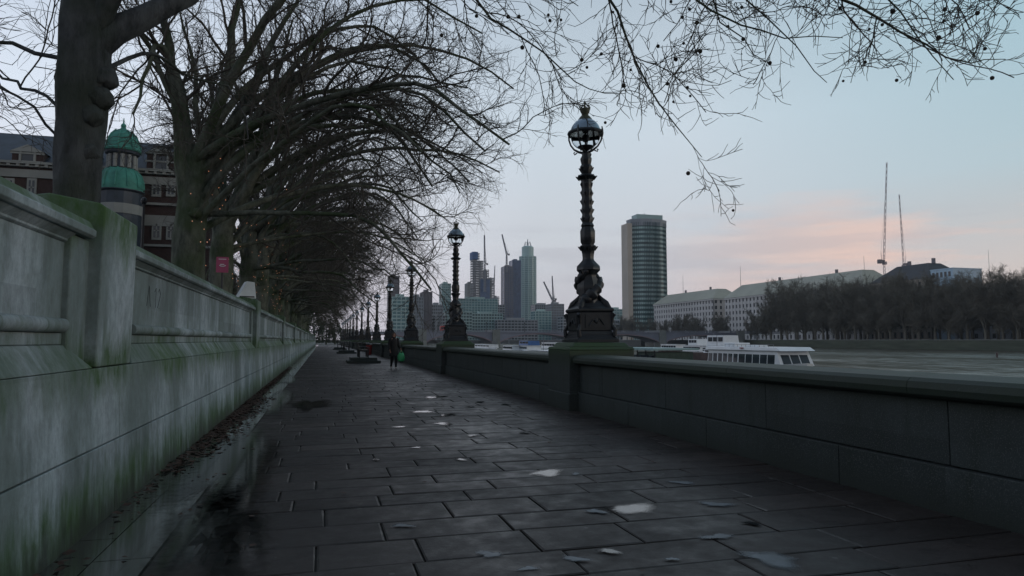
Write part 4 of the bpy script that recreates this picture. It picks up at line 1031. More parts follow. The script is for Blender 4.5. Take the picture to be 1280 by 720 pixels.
for i in range(6):
    p = MB(); w = 2.19 if 0 < i < 5 else 3
    p.prism([(bx_[i] - w, BY - 1.0), (bx_[i], BY - 3), (bx_[i] + w, BY - 1.0), (bx_[i] + w, BY + BW), (bx_[i] - w, BY + BW)], WATER - 2, zs + 1.0)
    p.box(bx_[i] - w * .95, bx_[i] + w * .95, BY - .9, BY + BW, zs + 1.002, ztop + .25); bb(p, 'pier' if 0 < i < 5 else 'abutment', 'granite')
bb(MB().box(-30, bx_[-1] + 30, BY - .4, BY + BW + .4, ztop - 1.448, ztop - 1.1), 'deck', 'bridge')
m = MB(); m.box(-30, bx_[-1] + 30, BY - .3, BY - .1, ztop - 1.098, ztop - 1.0); m.box(-30, bx_[-1] + 30, BY - .3, BY - .1, ztop - .15, ztop)
x = -30
while x < bx_[-1] + 30: m.box(x, x + .35, BY - .28, BY - .12, ztop - 1.0, ztop - .15); x += .9
bb(m, 'railing', 'bridge')
bb(MB().box(-29, bx_[-1] + 29, BY, BY + BW, ztop - 1.09, ztop - 1.0), 'roadway', 'asphalt')
bl0 = None
for i in range(11):
    x = bx_[0] + 8 + i * (bx_[-1] - bx_[0] - 14) / 10
    if bl0 is None:
        bl0 = thing('bridge_lamp', '', 'street lamp', (x, BY + .3, ztop - 1.0), 0, 'lamps along the bridge')
        MB().tube([(0, 0, 0), (0, 0, 4.6)], [.16, .08], 6).build('pole', M['iron'], bl0); MB().ball((0, 0, 4.9), .32, 8, 6, (1, 1, 1.4)).build('lantern', M['iron'], bl0)
        bl0['label'] = 'thin lamp on the bridge, first from the near bank'
    else: dup(bl0, (x, BY + .3, ztop - 1.0), 0, 'thin lamp on the bridge, %s from the near bank' % ORD[i])
# bus on the bridge
c = at(561, 411, Y=BY + 5)
bus = thing('bus', 'red bus crossing the bridge, half hidden by the second lamp', 'bus', (c.x, c.y, ztop - 1.0))
MB().box(-4.8, 4.8, -1.2, 1.2, .35, 3.2).build('body', M['red'], bus, bevel=.15)
for k in range(6): MB().box(-4.4 + k * 1.48, -3.1 + k * 1.48, -1.23, -1.201, 1.5, 2.5).build('window', M['win'], bus)
for x in (-3, 2.9): MB().tube([(x, -1.25, .48), (x, 1.25, .48)], .48, 12).build('wheel', M['iron'], bus)

# ------------------------------------------------------------------ trees on the far bank
def far_tree(seed, H=23):
    rg = np.random.default_rng(seed); limbs = []
    for i in range(15):
        a = i * 2.4 + rg.uniform(-.4, .4); rr = rg.uniform(3.4, 7.4); z = rg.uniform(2.2, 6); zt = H * (rg.uniform(.6, .97) if i % 3 else rg.uniform(.22, .5))
        limbs.append(dict(p=[(0, 0, z), (rr * .35 * math.cos(a), rr * .35 * math.sin(a), z + (zt - z) * .4), (rr * .75 * math.cos(a), rr * .75 * math.sin(a), z + (zt - z) * .8), (rr * math.cos(a), rr * math.sin(a), zt)], r=.26))
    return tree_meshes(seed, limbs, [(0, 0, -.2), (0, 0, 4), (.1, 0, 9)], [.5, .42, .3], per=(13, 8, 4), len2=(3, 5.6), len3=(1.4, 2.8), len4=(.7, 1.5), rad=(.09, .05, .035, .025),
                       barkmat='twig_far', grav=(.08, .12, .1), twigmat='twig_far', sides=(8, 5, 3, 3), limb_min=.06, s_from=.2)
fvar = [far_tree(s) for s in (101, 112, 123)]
k = 0; y = 172.0; ft = []
while y < 372:
    ft.append((FARX + 5 + rnd.uniform(-1, 1), y, rnd.uniform(.93, 1.08) * (1.08 + .30 * (y - 150) / 200 if y < 352 else .72) * rnd.choice([.82, .95, 1, 1.06]))); y += rnd.uniform(6.2, 8.4)
for i, (x, y, s) in enumerate(reversed(ft)):
    put_tree(fvar[i % 3], 'tall bare tree on the opposite bank, %s from the bridge end' % ORD[i], (x, y, 1.25), rnd.uniform(0, 6.28), (s, s, s), 'riverside_tree', 'bare trees of the front row on the opposite bank')
ft = []; y = 168.0
while y < 345: ft.append((FARX + 15 + rnd.uniform(-2, 2), y, rnd.uniform(.95, 1.1) * (1.08 + .28 * (y - 150) / 200))); y += rnd.uniform(7.5, 10)
for i, (x, y, s) in enumerate(reversed(ft)):
    put_tree(fvar[(i + 1) % 3], 'bare tree of the second row on the opposite bank, %s from the bridge end' % ORD[i], (x, y, 1.25), rnd.uniform(0, 6.28), (s, s, s), 'riverside_tree', 'bare trees of the second row on the opposite bank')
ft = []; y = 168.0
while y < 335: ft.append((FARX + 26 + rnd.uniform(-2, 2), y, rnd.uniform(.8, 1.1) * (1.05 + .28 * (y - 150) / 200))); y += rnd.uniform(12, 18)
for i, (x, y, s) in enumerate(reversed(ft)):
    put_tree(fvar[(i + 2) % 3], 'bare tree of the third row on the opposite bank, %s from the bridge end' % ORD[i], (x, y, 1.25), rnd.uniform(0, 6.28), (s, s, s), 'riverside_tree', 'bare trees of the third row on the opposite bank')
for i in range(12):
    x, y = FARX + 3 - 3 * i + rnd.uniform(-3, 3), BY + 40 + i * 9; s = rnd.uniform(.62, .85)
    put_tree(fvar[i % 3], 'small bare tree beyond the bridge on the opposite bank, %s from the bridge' % ORD[i], (x + 6, y, 1.25), rnd.uniform(0, 6.28), (s, s, s), 'riverside_tree', 'small bare trees beyond the bridge')
o = MB().box(FARX - 60, FARX + 1.1, BY + 25, 829, -3.5, 1.24).build('far_promenade', M['asphalt']); tag(o, kind='structure')

# ------------------------------------------------------------------ white office blocks, tower
def grid_front(m, x0, x1, y, z0, z1, nx, nz, tx, tz_, d=.4):
    for i in range(nx + 1):
        x = x0 + (x1 - x0) * i / nx; m.box(max(x0, x - tx / 2), min(x1, x + tx / 2), y - d, y, z0, z1)
    for j in range(nz + 1):
        z = z0 + (z1 - z0) * j / nz; m.box(x0, x1, y - d * .8, y, max(z0, z - tz_ / 2), min(z1, z + tz_ / 2))
def grid_side(m, x, y0, y1, z0, z1, ny, nz, ty__, tz_, d=.4):
    for i in range(ny + 1):
        y = y0 + (y1 - y0) * i / ny; m.box(x - d, x, max(y0, y - ty__ / 2), min(y1, y + ty__ / 2), z0, z1)
    for j in range(nz + 1):
        z = z0 + (z1 - z0) * j / nz; m.box(x - d * .8, x, y0, y1, max(z0, z - tz_ / 2), min(z1, z + tz_ / 2))
OX = 292.0
def office(name, label, pxa, pxb, eave_py, ridge_py, refpx, roofmat, facemat, nfl=7, depth=26):
    ya = at(pxa, 424, X=OX).y; yb = at(pxb, 424, X=OX).y      # ya far, yb near
    ze = at(refpx, eave_py, X=OX).z; zr = at(refpx, ridge_py, X=OX + 8).z
    t = thing(name, label, 'building', (OX, (ya + yb) / 2, 1.25)); L = (ya - yb) / 2; h = ze - 1.25
    MB().box(.5, depth, -L + .5, L - .5, 0, h).build('wall', M['win'], t)
    m = MB(); ny = max(6, int(2 * L / 4.2)); grid_side(m, .5, -L, L, 0, h, ny, nfl, 2.4, 2.0, .5); grid_front(m, 0, depth, -L + .5, 0, h, 6, nfl, 2.4, 2.0, .5)
    m.box(-.6, .5, -L - .4, L + .4, h - 1.2, h); m.box(-.4, depth + .4, -L - .6, -L + .5, h - 1.2, h - .002); m.build('facade', M[facemat], t)
    a = (-1.0, depth + 1, -L - 1, L + 1); ins = 9
    m = MB().frustum(a, h + .02, (ins, depth - ins, -L + ins, L - ins), zr - 1.25); m.build('roof', M[roofmat], t)
    for q in (-.5, .3):
        MB().box(depth / 2 - .6, depth / 2 + .6, q * L - .7, q * L + .7, zr - 1.3, zr + 1.4).build('chimney', M['brownclad'], t)
    return t
office('office_block', 'white stone office block with pale hipped roof, right beside the tall banded tower', 818, 893, 373, 361, 893, 'roof_pale', 'portland')
office('office_block', 'long white stone office block with pale roof, mostly hidden by the riverside trees', 907, 1080, 373, 359, 907, 'roof_pale', 'portland')
dk = office('office_block', 'block with a steep dark slate roof rising above the riverside trees', 1092, 1166, 354, 336, 1100, 'roof_dark', 'beige', 6)
office('office_block', 'low stone building glimpsed between trunks at the right edge of the riverside trees', 1194, 1400, 372, 362, 1200, 'roof_dark', 'greyslab', 5, 14)
c0, c1 = at(1164, 358, X=OX + 2), at(1192, 358, X=OX + 2)
t = thing('pale_blue_building', 'pale blue box-like rooftop building beside the dark roofed block', 'building', (OX + 2, c1.y, 1.25)); L = abs(c0.y - c1.y); h = at(1170, 338, X=OX + 2).z - 1.25
MB().box(0, 18, 0, L, 0, h).build('wall', M['bluewhite'], t); MB().box(-.5, 10, -4, L * .5, 0, h - 5).build('lower_wing', M['bluewhite'], t); m = MB()
for k in range(5): m.box(-.12, -.01, L * .1 + k * L * .18, L * .1 + k * L * .18 + L * .1, h - 3.6, h - 1.2)
m.build('window_band', M['win'], t)
m = MB(); m.box(-.2, 18.2, -.2, L + .2, h + .01, h + .5); m.build('parapet', M['bluewhite'], t)

# tower with horizontal bands
TY = at(811, 424, Y=600).y; 
xl, xm, xr = at(786, 424, Y=600).x, at(792, 424, Y=600).x, at(837, 424, Y=600).x; zt = at(815, 276, Y=600).z; zt2 = at(815, 268.5, Y=600).z
tw = thing('tower_block', 'tall office tower with curved green glass front and pale horizontal bands', 'building', ((xm + xr) / 2, 600, 1.25)); hw = (xr - xm) / 2
def plan(s, hw=hw): return [(-hw * s, 3), (-hw * .55 * s, -3.2 * s), (0, -5 * s), (hw * .55 * s, -3.2 * s), (hw * s, 3), (hw * s, 12), (0, 19 * s), (-hw * s, 12)]
H = zt - 1.25
MB().prism(plan(1), 0, H).build('glass_body', M['darkteal'], tw)
m = MB(); NB = 27
for k in range(NB): m.prism(plan(1.012), H * k / NB, H * k / NB + H / NB * .46)
m.build('floor_band', M['palegreen'], tw)
m = MB()
for k in range(-11, 12):
    x = hw * k / 11.5; y = -5 + 8 * (abs(x) / hw) ** 2; m.box(x - .15, x + .15, y - .55, y + .2, 0, H - 2)
m.build('mullion', M['darkteal'], tw)
MB().box(-hw - (xm - xl), -hw - .05, 0, 14, 0, H - 3.5).build('core', M['beige'], tw)
m = MB(); m.prism(plan(1.03), H + .02, H + 1.2); m.prism(plan(1.02), H - 5.5, H - .02); m.build('top_band', M['greyslab'], tw)
MB().prism([(-hw * .72, 0), (hw * .72, 0), (hw * .72, 12), (-hw * .72, 12)], H + 1.22, zt2 - 1.25).build('plant_room', M['tealslab'], tw)
MB().tube([(-hw * .2, 4, H), (-hw * .2, 4, zt2 + .6)], .4, 6).build('mast', M['greyslab'], tw)

# ------------------------------------------------------------------ distant city
def city(label, px0, px1, top, Y, glass='tealglass', slab='tealslab', nx=6, fl=3.6, tz_=1.4, tx=.8, depth=22, name='distant_building', roof=None, z0=1.25, vert=True):
    a = at(px0, 424, Y=Y).x; b_ = at(px1, 424, Y=Y).x; zt = at((px0 + px1) / 2, top, Y=Y).z
    t = thing(name, label, 'building', ((a + b_) / 2, Y, z0)); hw = (b_ - a) / 2; h = zt - z0
    MB().box(-hw, hw, 0, depth, 0, h).build('wall', M[glass], t)
    m = MB(); nz = max(2, int(h / fl)); 
    for j in range(nz + 1):
        z = h * j / nz; m.box(-hw - .3, hw + .3, -.5, depth, max(0, z - tz_ / 2), min(h + .3, z + tz_ / 2))
    if vert:
        for i in range(nx + 1):
            x = -hw + 2 * hw * i / nx; m.box(x - tx / 2, x + tx / 2, -.7, -.01, 0, h)
        for i in range(3): m.box(-hw - .5, -hw - .01, depth * i / 2 - tx / 2, depth * i / 2 + tx / 2, 0, h)
    m.build('facade', M[slab], t)
    MB().box(-hw * .5, hw * .4, depth * .25, depth * .7, h + .31, h + 3.0).build('plant_room', M[roof or slab], t)
    return t
city('dark slab block behind the lamps at the left end of the skyline', 486, 498, 345, 820, 'brownclad', 'brownclad', 4)
city('mid-rise green glass block with pale floors, left end of the skyline', 490, 512, 371, 700, 'tealglass', 'palegreen', 4, fl=3.4, tz_=1.3)
city('grey gridded block beside the mid-rise green glass block', 514.5, 528.5, 371, 705, 'win', 'greyslab', 7, tx=1.0, tz_=1.2)
city('plain brown-grey tower rising behind the grey gridded block', 528, 539.5, 365, 740, 'brownclad', 'brownclad', 3, tz_=.5)
city('low grey block between the brown-grey tower and the teal tower', 539.5, 553, 381, 800, 'win', 'greyslab', 6)
city('slim teal glass tower just left of the second lamp', 552, 563, 354.5, 1000, 'tealglass', 'tealslab', 5)
city('wide teal glass block under the unfinished tower', 571, 622, 373.5, 960, 'tealglass', 'tealslab', 14, tz_=.9)
city('low pale block in front of the wide teal glass block', 556, 590, 390, 840, 'darkteal', 'tealslab', 9)
city('low teal block with a stepped front below the blue netting', 590, 628, 392, 850, 'darkteal', 'tealslab', 11)
city('low grey riverside block beyond the bridge, left of the second lamp', 520, 556, 394, 800, 'win', 'greyslab', 10)
city('pale concrete tower left of the unfinished tower', 584, 592, 354, 1150, 'concrete', 'stone_pale', 3)
city('tall dark twin tower with a blue crown, left half of the pair', 630.5, 641, 333, 1130, 'blueglass', 'brownclad', 5, tz_=.7)
city('taller dark twin tower with a blue crown, next to the pale round tower', 640.5, 651, 325.5, 1160, 'blueglass', 'blueglass', 5, tz_=.7)
city('grey gridded block right of the pale round tower', 669, 690, 381, 1000, 'win', 'greyslab', 8, tx=1.4)
city('pale glass block in front of the grey gridded block', 669.5, 689, 389, 930, 'tealglass', 'palegreen', 5, tz_=.8)
city('dark reddish block under the leaning crane', 689, 705, 380, 960, 'brownclad', 'greyslab', 5)
city('low pale green block left of the banded tower', 752, 786, 386.5, 900, 'tealglass', 'tealslab', 9)
city('dim low grey block between the nearest lamp and the low pale green block', 704, 754, 396, 880, 'win', 'greyslab', 12)
city('low grey block behind the trees at the foot of the banded tower', 775, 822, 400, 640, 'win', 'greyslab', 12)
city('low grey block beyond the bridge between the city and the boats', 622, 672, 400, 835, 'win', 'greyslab', 12)
city('small mid-grey block seen between the two towers of the skyline', 611, 631, 381, 1010, 'win', 'greyslab', 6)
# blue crowns
# unfinished stepped tower of bare slabs
Y = 1080
t = thing('unfinished_tower', 'stepped unfinished concrete tower with open floors and blue netting', 'building', (at(604, 424, Y=Y).x, Y, 1.25)); ox = at(604, 424, Y=Y).x
for (pa, pb, top) in ((590.5, 599.5, 316), (599.5, 604.5, 326), (604.5, 611.5, 336.5), (611.5, 618, 347), (618, 624.5, 370)):
    a, b_ = at(pa, 424, Y=Y).x - ox, at(pb, 424, Y=Y).x - ox; h = at(pa, top, Y=Y).z - 1.25; m = MB(); z = 0
    while z < h: m.box(a, b_ - .3, 0, 20, z, z + 1.3); z += 4.0
    for q in range(4):
        x = a + .6 + (b_ - a - 1.8) * q / 3; m.box(x - .5, x + .5, .6, 1.6, 0, h); m.box(x - .5, x + .5, 16, 17, 0, h)
    m.box(a + (b_ - a) * .3, a + (b_ - a) * .62, 7, 13, 0, h + 1); m.build('floor_stack', M['concrete'], t)
a, b_ = at(598, 424, Y=Y).x - ox, at(622, 424, Y=Y).x - ox
MB().box(a, b_, -1.2, -.2, at(600, 384, Y=Y).z, at(600, 374, Y=Y).z).build('netting', M['bluewrap'], t)
a, b_ = at(600, 424, Y=Y).x - ox, at(612, 424, Y=Y).x - ox
MB().box(a, b_, -1.0, -.15, at(600, 373.8, Y=Y).z, at(600, 350, Y=Y).z).build('netting', M['blueglass'], t)
a, b_ = at(590, 424, Y=Y).x - ox, at(597, 424, Y=Y).x - ox
MB().box(a, b_, -1.0, 20.5, at(590, 324, Y=Y).z - 1.25, at(590, 316, Y=Y).z + .5).build('top_screen', M['bluewrap'], t)
for pa, pb, z0_, z1_, Yc in ((630.3, 641, 341, 332.5, 1129), (640.6, 651, 335, 325, 1159)):
    pass
# pale round tower with a set-back crown
Y = 1220
cx_ = at(659.8, 424, Y=Y).x; rr = at(669.5, 424, Y=Y).x - cx_
t = thing('round_tower', 'tallest pale green cylindrical tower with a narrow crown on the skyline', 'building', (cx_, Y, 1.25)); h1 = at(660, 321, Y=Y).z; h2 = at(660, 308, Y=Y).z; h3 = at(660, 300, Y=Y).z
MB().lathe([(rr, 0), (rr, h1 - 1.25)], n=28).build('glass_body', M['tealglass'], t)
m = MB(); z = 0
while z < h1 - 3: m.lathe([(rr + .35, z), (rr + .35, z + 2.2)], n=28); z += 3.5
m.build('floor_band', M['palegreen'], t)
m = MB()
for k in range(14):
    a = 2 * math.pi * k / 14; x, y = (rr + .5) * math.cos(a), (rr + .5) * math.sin(a); m.box(x - .7, x + .7, y - .7, y + .7, 0, h1 - 1)
m.build('fin', M['palegreen'], t)
m = MB(); m.lathe([(rr * .74, h1 - 1.25), (rr * .74, h2 - 3), (rr * .55, h2 - 1.25)], n=24)
m.build('crown', M['palegreen'], t)
m = MB(); m.tube([(0, 0, h2 - 2), (0, 0, h3)], .8, 6)
for k in range(6): a = k * math.pi / 3; m.tube([(rr * .5 * math.cos(a), rr * .5 * math.sin(a), h2 - 2), (rr * .3 * math.cos(a), rr * .3 * math.sin(a), h3 - 5)], .5, 4)
m.build('mast', M['greyslab'], t)

# cranes
def lattice(m, a, b_, w, n, r):
    a, b_ = Vector(a), Vector(b_); d = (b_ - a).normalized(); u = d.orthogonal().normalized(); v = d.cross(u); cs = [(u * i + v * j) * w / 2 for i, j in ((1, 1), (1, -1), (-1, -1), (-1, 1))]
    for c in cs: m.tube([a + c, b_ + c * .6], r, 4)
    for k in range(n):
        p, q = a + (b_ - a) * k / n, a + (b_ - a) * (k + 1) / n
        for i in range(4): m.tube([p + cs[i] * (1 - .4 * k / n), q + cs[(i + 1) % 4] * (1 - .4 * (k + 1) / n)], r * .7, 3)
def crane(label, pxm, ybase, ymast, jx, jy, Y, w=1.8, r=.22, mat='steel', back=2.4):
    b_ = at(pxm, ymast, Y=Y); z0 = at(pxm, ybase, Y=Y).z; j = at(jx, jy, Y=Y) - b_
    t = thing('tower_crane', label, 'crane', (b_.x, Y, z0), 0, 'tower cranes on the skyline'); hh = b_.z - z0
    m = MB(); lattice(m, (0, 0, 0), (0, 0, hh), w, max(4, int(hh / 4)), r); m.build('mast', M[mat], t)
    m = MB(); lattice(m, (0, 0, hh + 1), (j.x, 0, hh + j.z), w * .75, max(5, int(j.length / 5)), r); m.build('jib', M[mat], t)
    s = -1 if j.x > 0 else 1
    m = MB(); m.box(min(0, s * 5) , max(0, s * 5), -1, 1, hh, hh + 1.2); m.box(s * 4 - 1.3, s * 4 + 1.3, -1.2, 1.2, hh - 1.6, hh + 1.5); m.build('counterweight', M['brownclad'], t)
    m = MB(); m.box(-1, 1, -1.8, 1, hh - 2.4, hh - .1); m.build('cab', M[mat], t)
    m = MB(); m.tube([(s * 2, 0, hh + 1.2), (s * 2.5, 0, hh + 7)], r, 4); m.tube([(s * 2.5, 0, hh + 7), (j.x * .8, 0, hh + j.z * .8)], r * .45, 3); m.build('stay', M[mat], t)
    return t
crane('taller of two steep pale cranes above the dark slate roof', 1105, 345, 327, 1108.5, 203, 430, 1.6, .16, 'steelpink')
crane('shorter of two steep pale cranes above the dark slate roof', 1129.5, 345, 331, 1124, 243, 440, 1.4, .15, 'steelpink')
crane('crane with a near vertical jib standing in the unfinished tower', 606, 365, 330, 605.5, 294, 1070, 2.6, .38)
crane('crane leaning left above the dark twin towers', 633.3, 340, 318, 627.5, 293, 1125, 2.6, .4)
crane('crane leaning left over the dark reddish block', 690.5, 384, 376, 679.5, 352, 955, 2.4, .35)
crane('slender crane with an upright jib behind the dark reddish block', 691.5, 384, 374, 690.2, 345, 985, 2.0, .3)
crane('thin crane right of the unfinished tower', 617.8, 372, 356, 618.6, 332, 1200, 1.6, .25)
for i, (px, y0, y1, lab) in enumerate(((854, 368, 344, 'thin mast rising behind the first white office block'), (926, 362, 333, 'thin mast rising above the long white office block'), (1081, 352, 320, 'thin mast just left of the dark slate roof'),
                                  (1237, 345, 312, 'thin mast above the riverside trees near the right edge'))):
    a, b_ = at(px, y0, Y=470 if i else 560), at(px, y1, Y=470 if i else 560); t = thing('mast', lab, 'mast', (a.x, a.y, 1.25)); MB().tube([(0, 0, 0), (0, 0, b_.z - 1.25)], [.35, .12], 5).build('pole', M['steel'], t); MB().box(-.5, .5, -.1, .1, (b_.z - 1.25) * .8, (b_.z - 1.25) * .8 + .3).build('crossarm', M['steel'], t)

# ------------------------------------------------------------------ boats
def hull_mesh(L, B, D, bow=.28, flare=.82):
    """bow towards -y, deck at z=D, keel at -.4"""
    m = MB(); K = 12; rows = []
    for k in range(K + 1):
        u = k / K; y = -L / 2 + L * u; w = B / 2 * min(1, math.sin(min(1, u / bow) * math.pi / 2) ** .8 + .02) * (1 - .08 * max(0, u - .8) / .2); sheer = .35 * max(0, 1 - u / .3) ** 2
        rows.append([(-w, y, D + sheer), (-w * flare, y + (.5 * (1 - u) ** 3), -.4), (w * flare, y + (.5 * (1 - u) ** 3), -.4), (w, y, D + sheer)])
    for r_ in rows: m.v += r_
    for k in range(K):
        a, b_ = 4 * k, 4 * (k + 1); m.f += [(a, a + 1, b_ + 1, b_), (a + 1, a + 2, b_ + 2, b_ + 1), (a + 2, a + 3, b_ + 3, b_ + 2), (a + 3, a, b_, b_ + 3)]
    m.f += [(0, 3, 2, 1), (4 * K, 4 * K + 1, 4 * K + 2, 4 * K + 3)]
    return m
# white tour boat, bow to the right of the photograph (towards the camera side)
BXX = 52.0; yb0, yb1 = at(986, 440, X=BXX).y, at(880, 440, X=BXX).y; Lb = yb1 - yb0
tb = thing('tour_boat', 'long white tour boat with large dark cabin windows moored on the river', 'boat', (BXX + 2.5, (yb0 + yb1) / 2, WATER))
hull_mesh(Lb, 5.2, .95, .16).build('hull', M['boatwhite'], tb, smooth=True)
z0, z1 = .95, 3.0; zr_ = at(960, 434, X=BXX).z - WATER
h2 = Lb / 2
m = MB(); m.frustum((-2.35, 2.35, -h2 + 1.7, h2 - .6), .9, (-2.2, 2.2, -h2 + 2.6, h2 - .7), zr_ - .45); m.build('cabin', M['boatwhite'], tb)
m = MB(); m.frustum((-2.5, 2.5, -h2 + 1.6, h2 - .3), zr_ - .448, (-2.4, 2.4, -h2 + 2.4, h2 - .4), zr_); m.build('roof', M['boatwhite'], tb, bevel=.05)
zw0, zw1 = 1.02, zr_ - .92
n1 = 5; y = -h2 + 2.9; xx = lambda z_: -2.35 + .15 * (z_ - .9) / (zr_ - .45 - .9)
def sidewin(y0_, y1_):
    m = MB(); m.add([(xx(zw0) - .02, y0_, zw0), (xx(zw0) - .02, y1_, zw0), (xx(zw1) - .02, y1_, zw1), (xx(zw1) - .02, y0_, zw1), (xx(zw0) + .05, y0_, zw0), (xx(zw0) + .05, y1_, zw0), (xx(zw1) + .05, y1_, zw1), (xx(zw1) + .05, y0_, zw1)],
                     [(0, 3, 2, 1), (4, 5, 6, 7), (0, 1, 5, 4), (1, 2, 6, 5), (2, 3, 7, 6), (3, 0, 4, 7)]); m.build('window', M['win'], tb)
for k in range(5): sidewin(y, y + 1.35); y += 1.5
y += .1
while y < h2 - 1.6: sidewin(y, y + .95); y += 1.2
for k in range(3):
    x = -1.9 + k * 1.3; f0, f1 = -h2 + 1.7 + .9 * (zw0 - .9) / (zr_ - 1.35), -h2 + 1.7 + .9 * (zw1 - .9) / (zr_ - 1.35)
    MB().add([(x, f0 - .03, zw0), (x + 1.15, f0 - .03, zw0), (x + 1.15, f1 - .03, zw1), (x, f1 - .03, zw1), (x, f0 + .05, zw0), (x + 1.15, f0 + .05, zw0), (x + 1.15, f1 + .05, zw1), (x, f1 + .05, zw1)],
             [(0, 1, 2, 3), (0, 4, 5, 1), (3, 2, 6, 7)]).build('window', M['win'], tb)
m = MB(); m.tube([(-2.3, -h2 + 3, zr_ + .3), (-2.3, h2 - 5, zr_ + .3)], .03, 4)
for k in range(12): yq = -h2 + 3 + k * (Lb - 8) / 11; m.tube([(-2.3, yq, zr_), (-2.3, yq, zr_ + .3)], .025, 4)
m.build('rail', M['steel'], tb); m = MB().box(-1.2, 1.2, h2 - 5.5, h2 - 3, zr_ + .002, zr_ + .5); m.box(-.8, .6, -1, 1.6, zr_ + .002, zr_ + .22); m.build('roof_box', M['boatwhite'], tb, bevel=.05)
MB().lathe([(.16, 0), (.34, 0), (.34, .1), (.16, .1)], n=14).build('lifebuoy', M['red'], tb).location = (-2.42, h2 - 9, zr_ - .2)
MB().box(-2.6, -2.55, -h2 + 2.8, h2 - 1, .80, .90).build('rubbing_strake', M['blue'], tb)

def boat(label, pxa, pxb, Xw, hullm='boatwhite', B=3.4, D=.8, cab=(.2, .8), ch=1.5, cabm='boatwhite', wheel=None, nwin=4, name='moored_boat', up=None, upm='boatwhite', bow=.28):
    """boat parallel to the bank at lateral distance Xw covering pxa..pxb"""
    y1_, y0_ = at(pxa, 440, X=Xw).y, at(pxb, 440, X=Xw).y; L = y1_ - y0_; t = thing(name, label, 'boat', (Xw + B / 2, (y0_ + y1_) / 2, WATER), 0, 'boats moored in the river')
    hull_mesh(L, B, D, bow).build('hull', M[hullm], t, smooth=True)
    c0_, c1_ = -L / 2 + L * cab[0], -L / 2 + L * cab[1]
    if ch:
        MB().frustum((-B * .4, B * .4, c0_, c1_), D - .02, (-B * .36, B * .36, c0_ + .25, c1_), D + ch).build('cabin', M[cabm], t, bevel=.05)
        wl = (c1_ - c0_ - .6) / nwin
        for k in range(nwin):
            q = c0_ + .4 + wl * k; MB().box(-B * .41, -B * .37, q, q + wl * .72, D + ch * .42, D + ch * .80).build('window', M['win'], t)
        MB().box(-B * .40, B * .40, c0_ - .1, c1_ + .1, D + ch + .002, D + ch + .09).build('cabin_roof', M[cabm], t)
    if up:
        u0, u1 = -L / 2 + L * up[0], -L / 2 + L * up[1]
        MB().frustum((-B * .32, B * .32, u0, u1), D + ch + .1, (-B * .30, B * .30, u0 + .3, u1), D + ch + up[2]).build('wheelhouse', M[upm], t, bevel=.04)
        wl = (u1 - u0 - .5) / 3
        for k in range(3): MB().box(-B * .325, -B * .29, u0 + .35 + wl * k, u0 + .35 + wl * k + wl * .78, D + ch + up[2] * .45, D + ch + up[2] * .85).build('window', M['win'], t)
    MB().tube([(0, c1_ - 1, D + ch), (0, c1_ - 1, D + ch + 2.4)], .05, 5).build('mast', M['steel'], t)
    return t
boat('white boat with a tall windowed wheelhouse moored behind the tour boat', 872, 904, 66, B=5, D=1.4, cab=(.05, .95), ch=1.5, nwin=5, up=(.15, .8, 1.9))
boat('rusty brown barge hull moored beyond the tour boat stern', 846, 893, 60, 'rust', B=5, D=1.9, cab=(.05, .35), ch=.5, nwin=2, bow=.12)
boat('small boat with two white cabins moored behind the rusty barge', 848, 876, 74, 'greenpaint', B=4.4, D=1.6, cab=(.1, .9), ch=1.2, nwin=6, up=(.3, .7, 1.4))
boat('low white motor boat beside the floating pier', 798, 826, 46, 'boatwhite', B=2.4, D=.6, cab=(.35, .75), ch=.7, nwin=3)
boat('small white cruiser beyond the floating pier roof', 822, 846, 95, 'rust', B=4, D=1.3, cab=(.1, .9), ch=1.4, nwin=6)
boat('white boat under a blue canopy left of the nearest lamp', 641, 660, 50, 'boatwhite', B=5, D=1.2, cab=(.2, .8), ch=1.3, nwin=4, cabm='boatwhite', up=(.2, .8, 1.3), upm='blue')
boat('white launch moored left of the blue canopied boat', 624, 641, 48, 'boatwhite', B=4, D=1.1, cab=(.15, .85), ch=1.4, nwin=5)
boat('white houseboat with square windows just left of the nearest lamp', 661, 688, 34, 'greenpaint', B=4, D=.8, cab=(.08, .92), ch=1.4, nwin=5, bow=.12)
boat('pale boat with a raised bow behind the white houseboat', 672, 700, 66, 'boatwhite', B=5, D=1.6, cab=(.3, .9), ch=1.6, nwin=5)
boat('pale cabin boat seen left of the stone bridge pier', 586, 612, 60, 'boatwhite', B=5, D=1.0, cab=(.1, .9), ch=1.2, nwin=6)
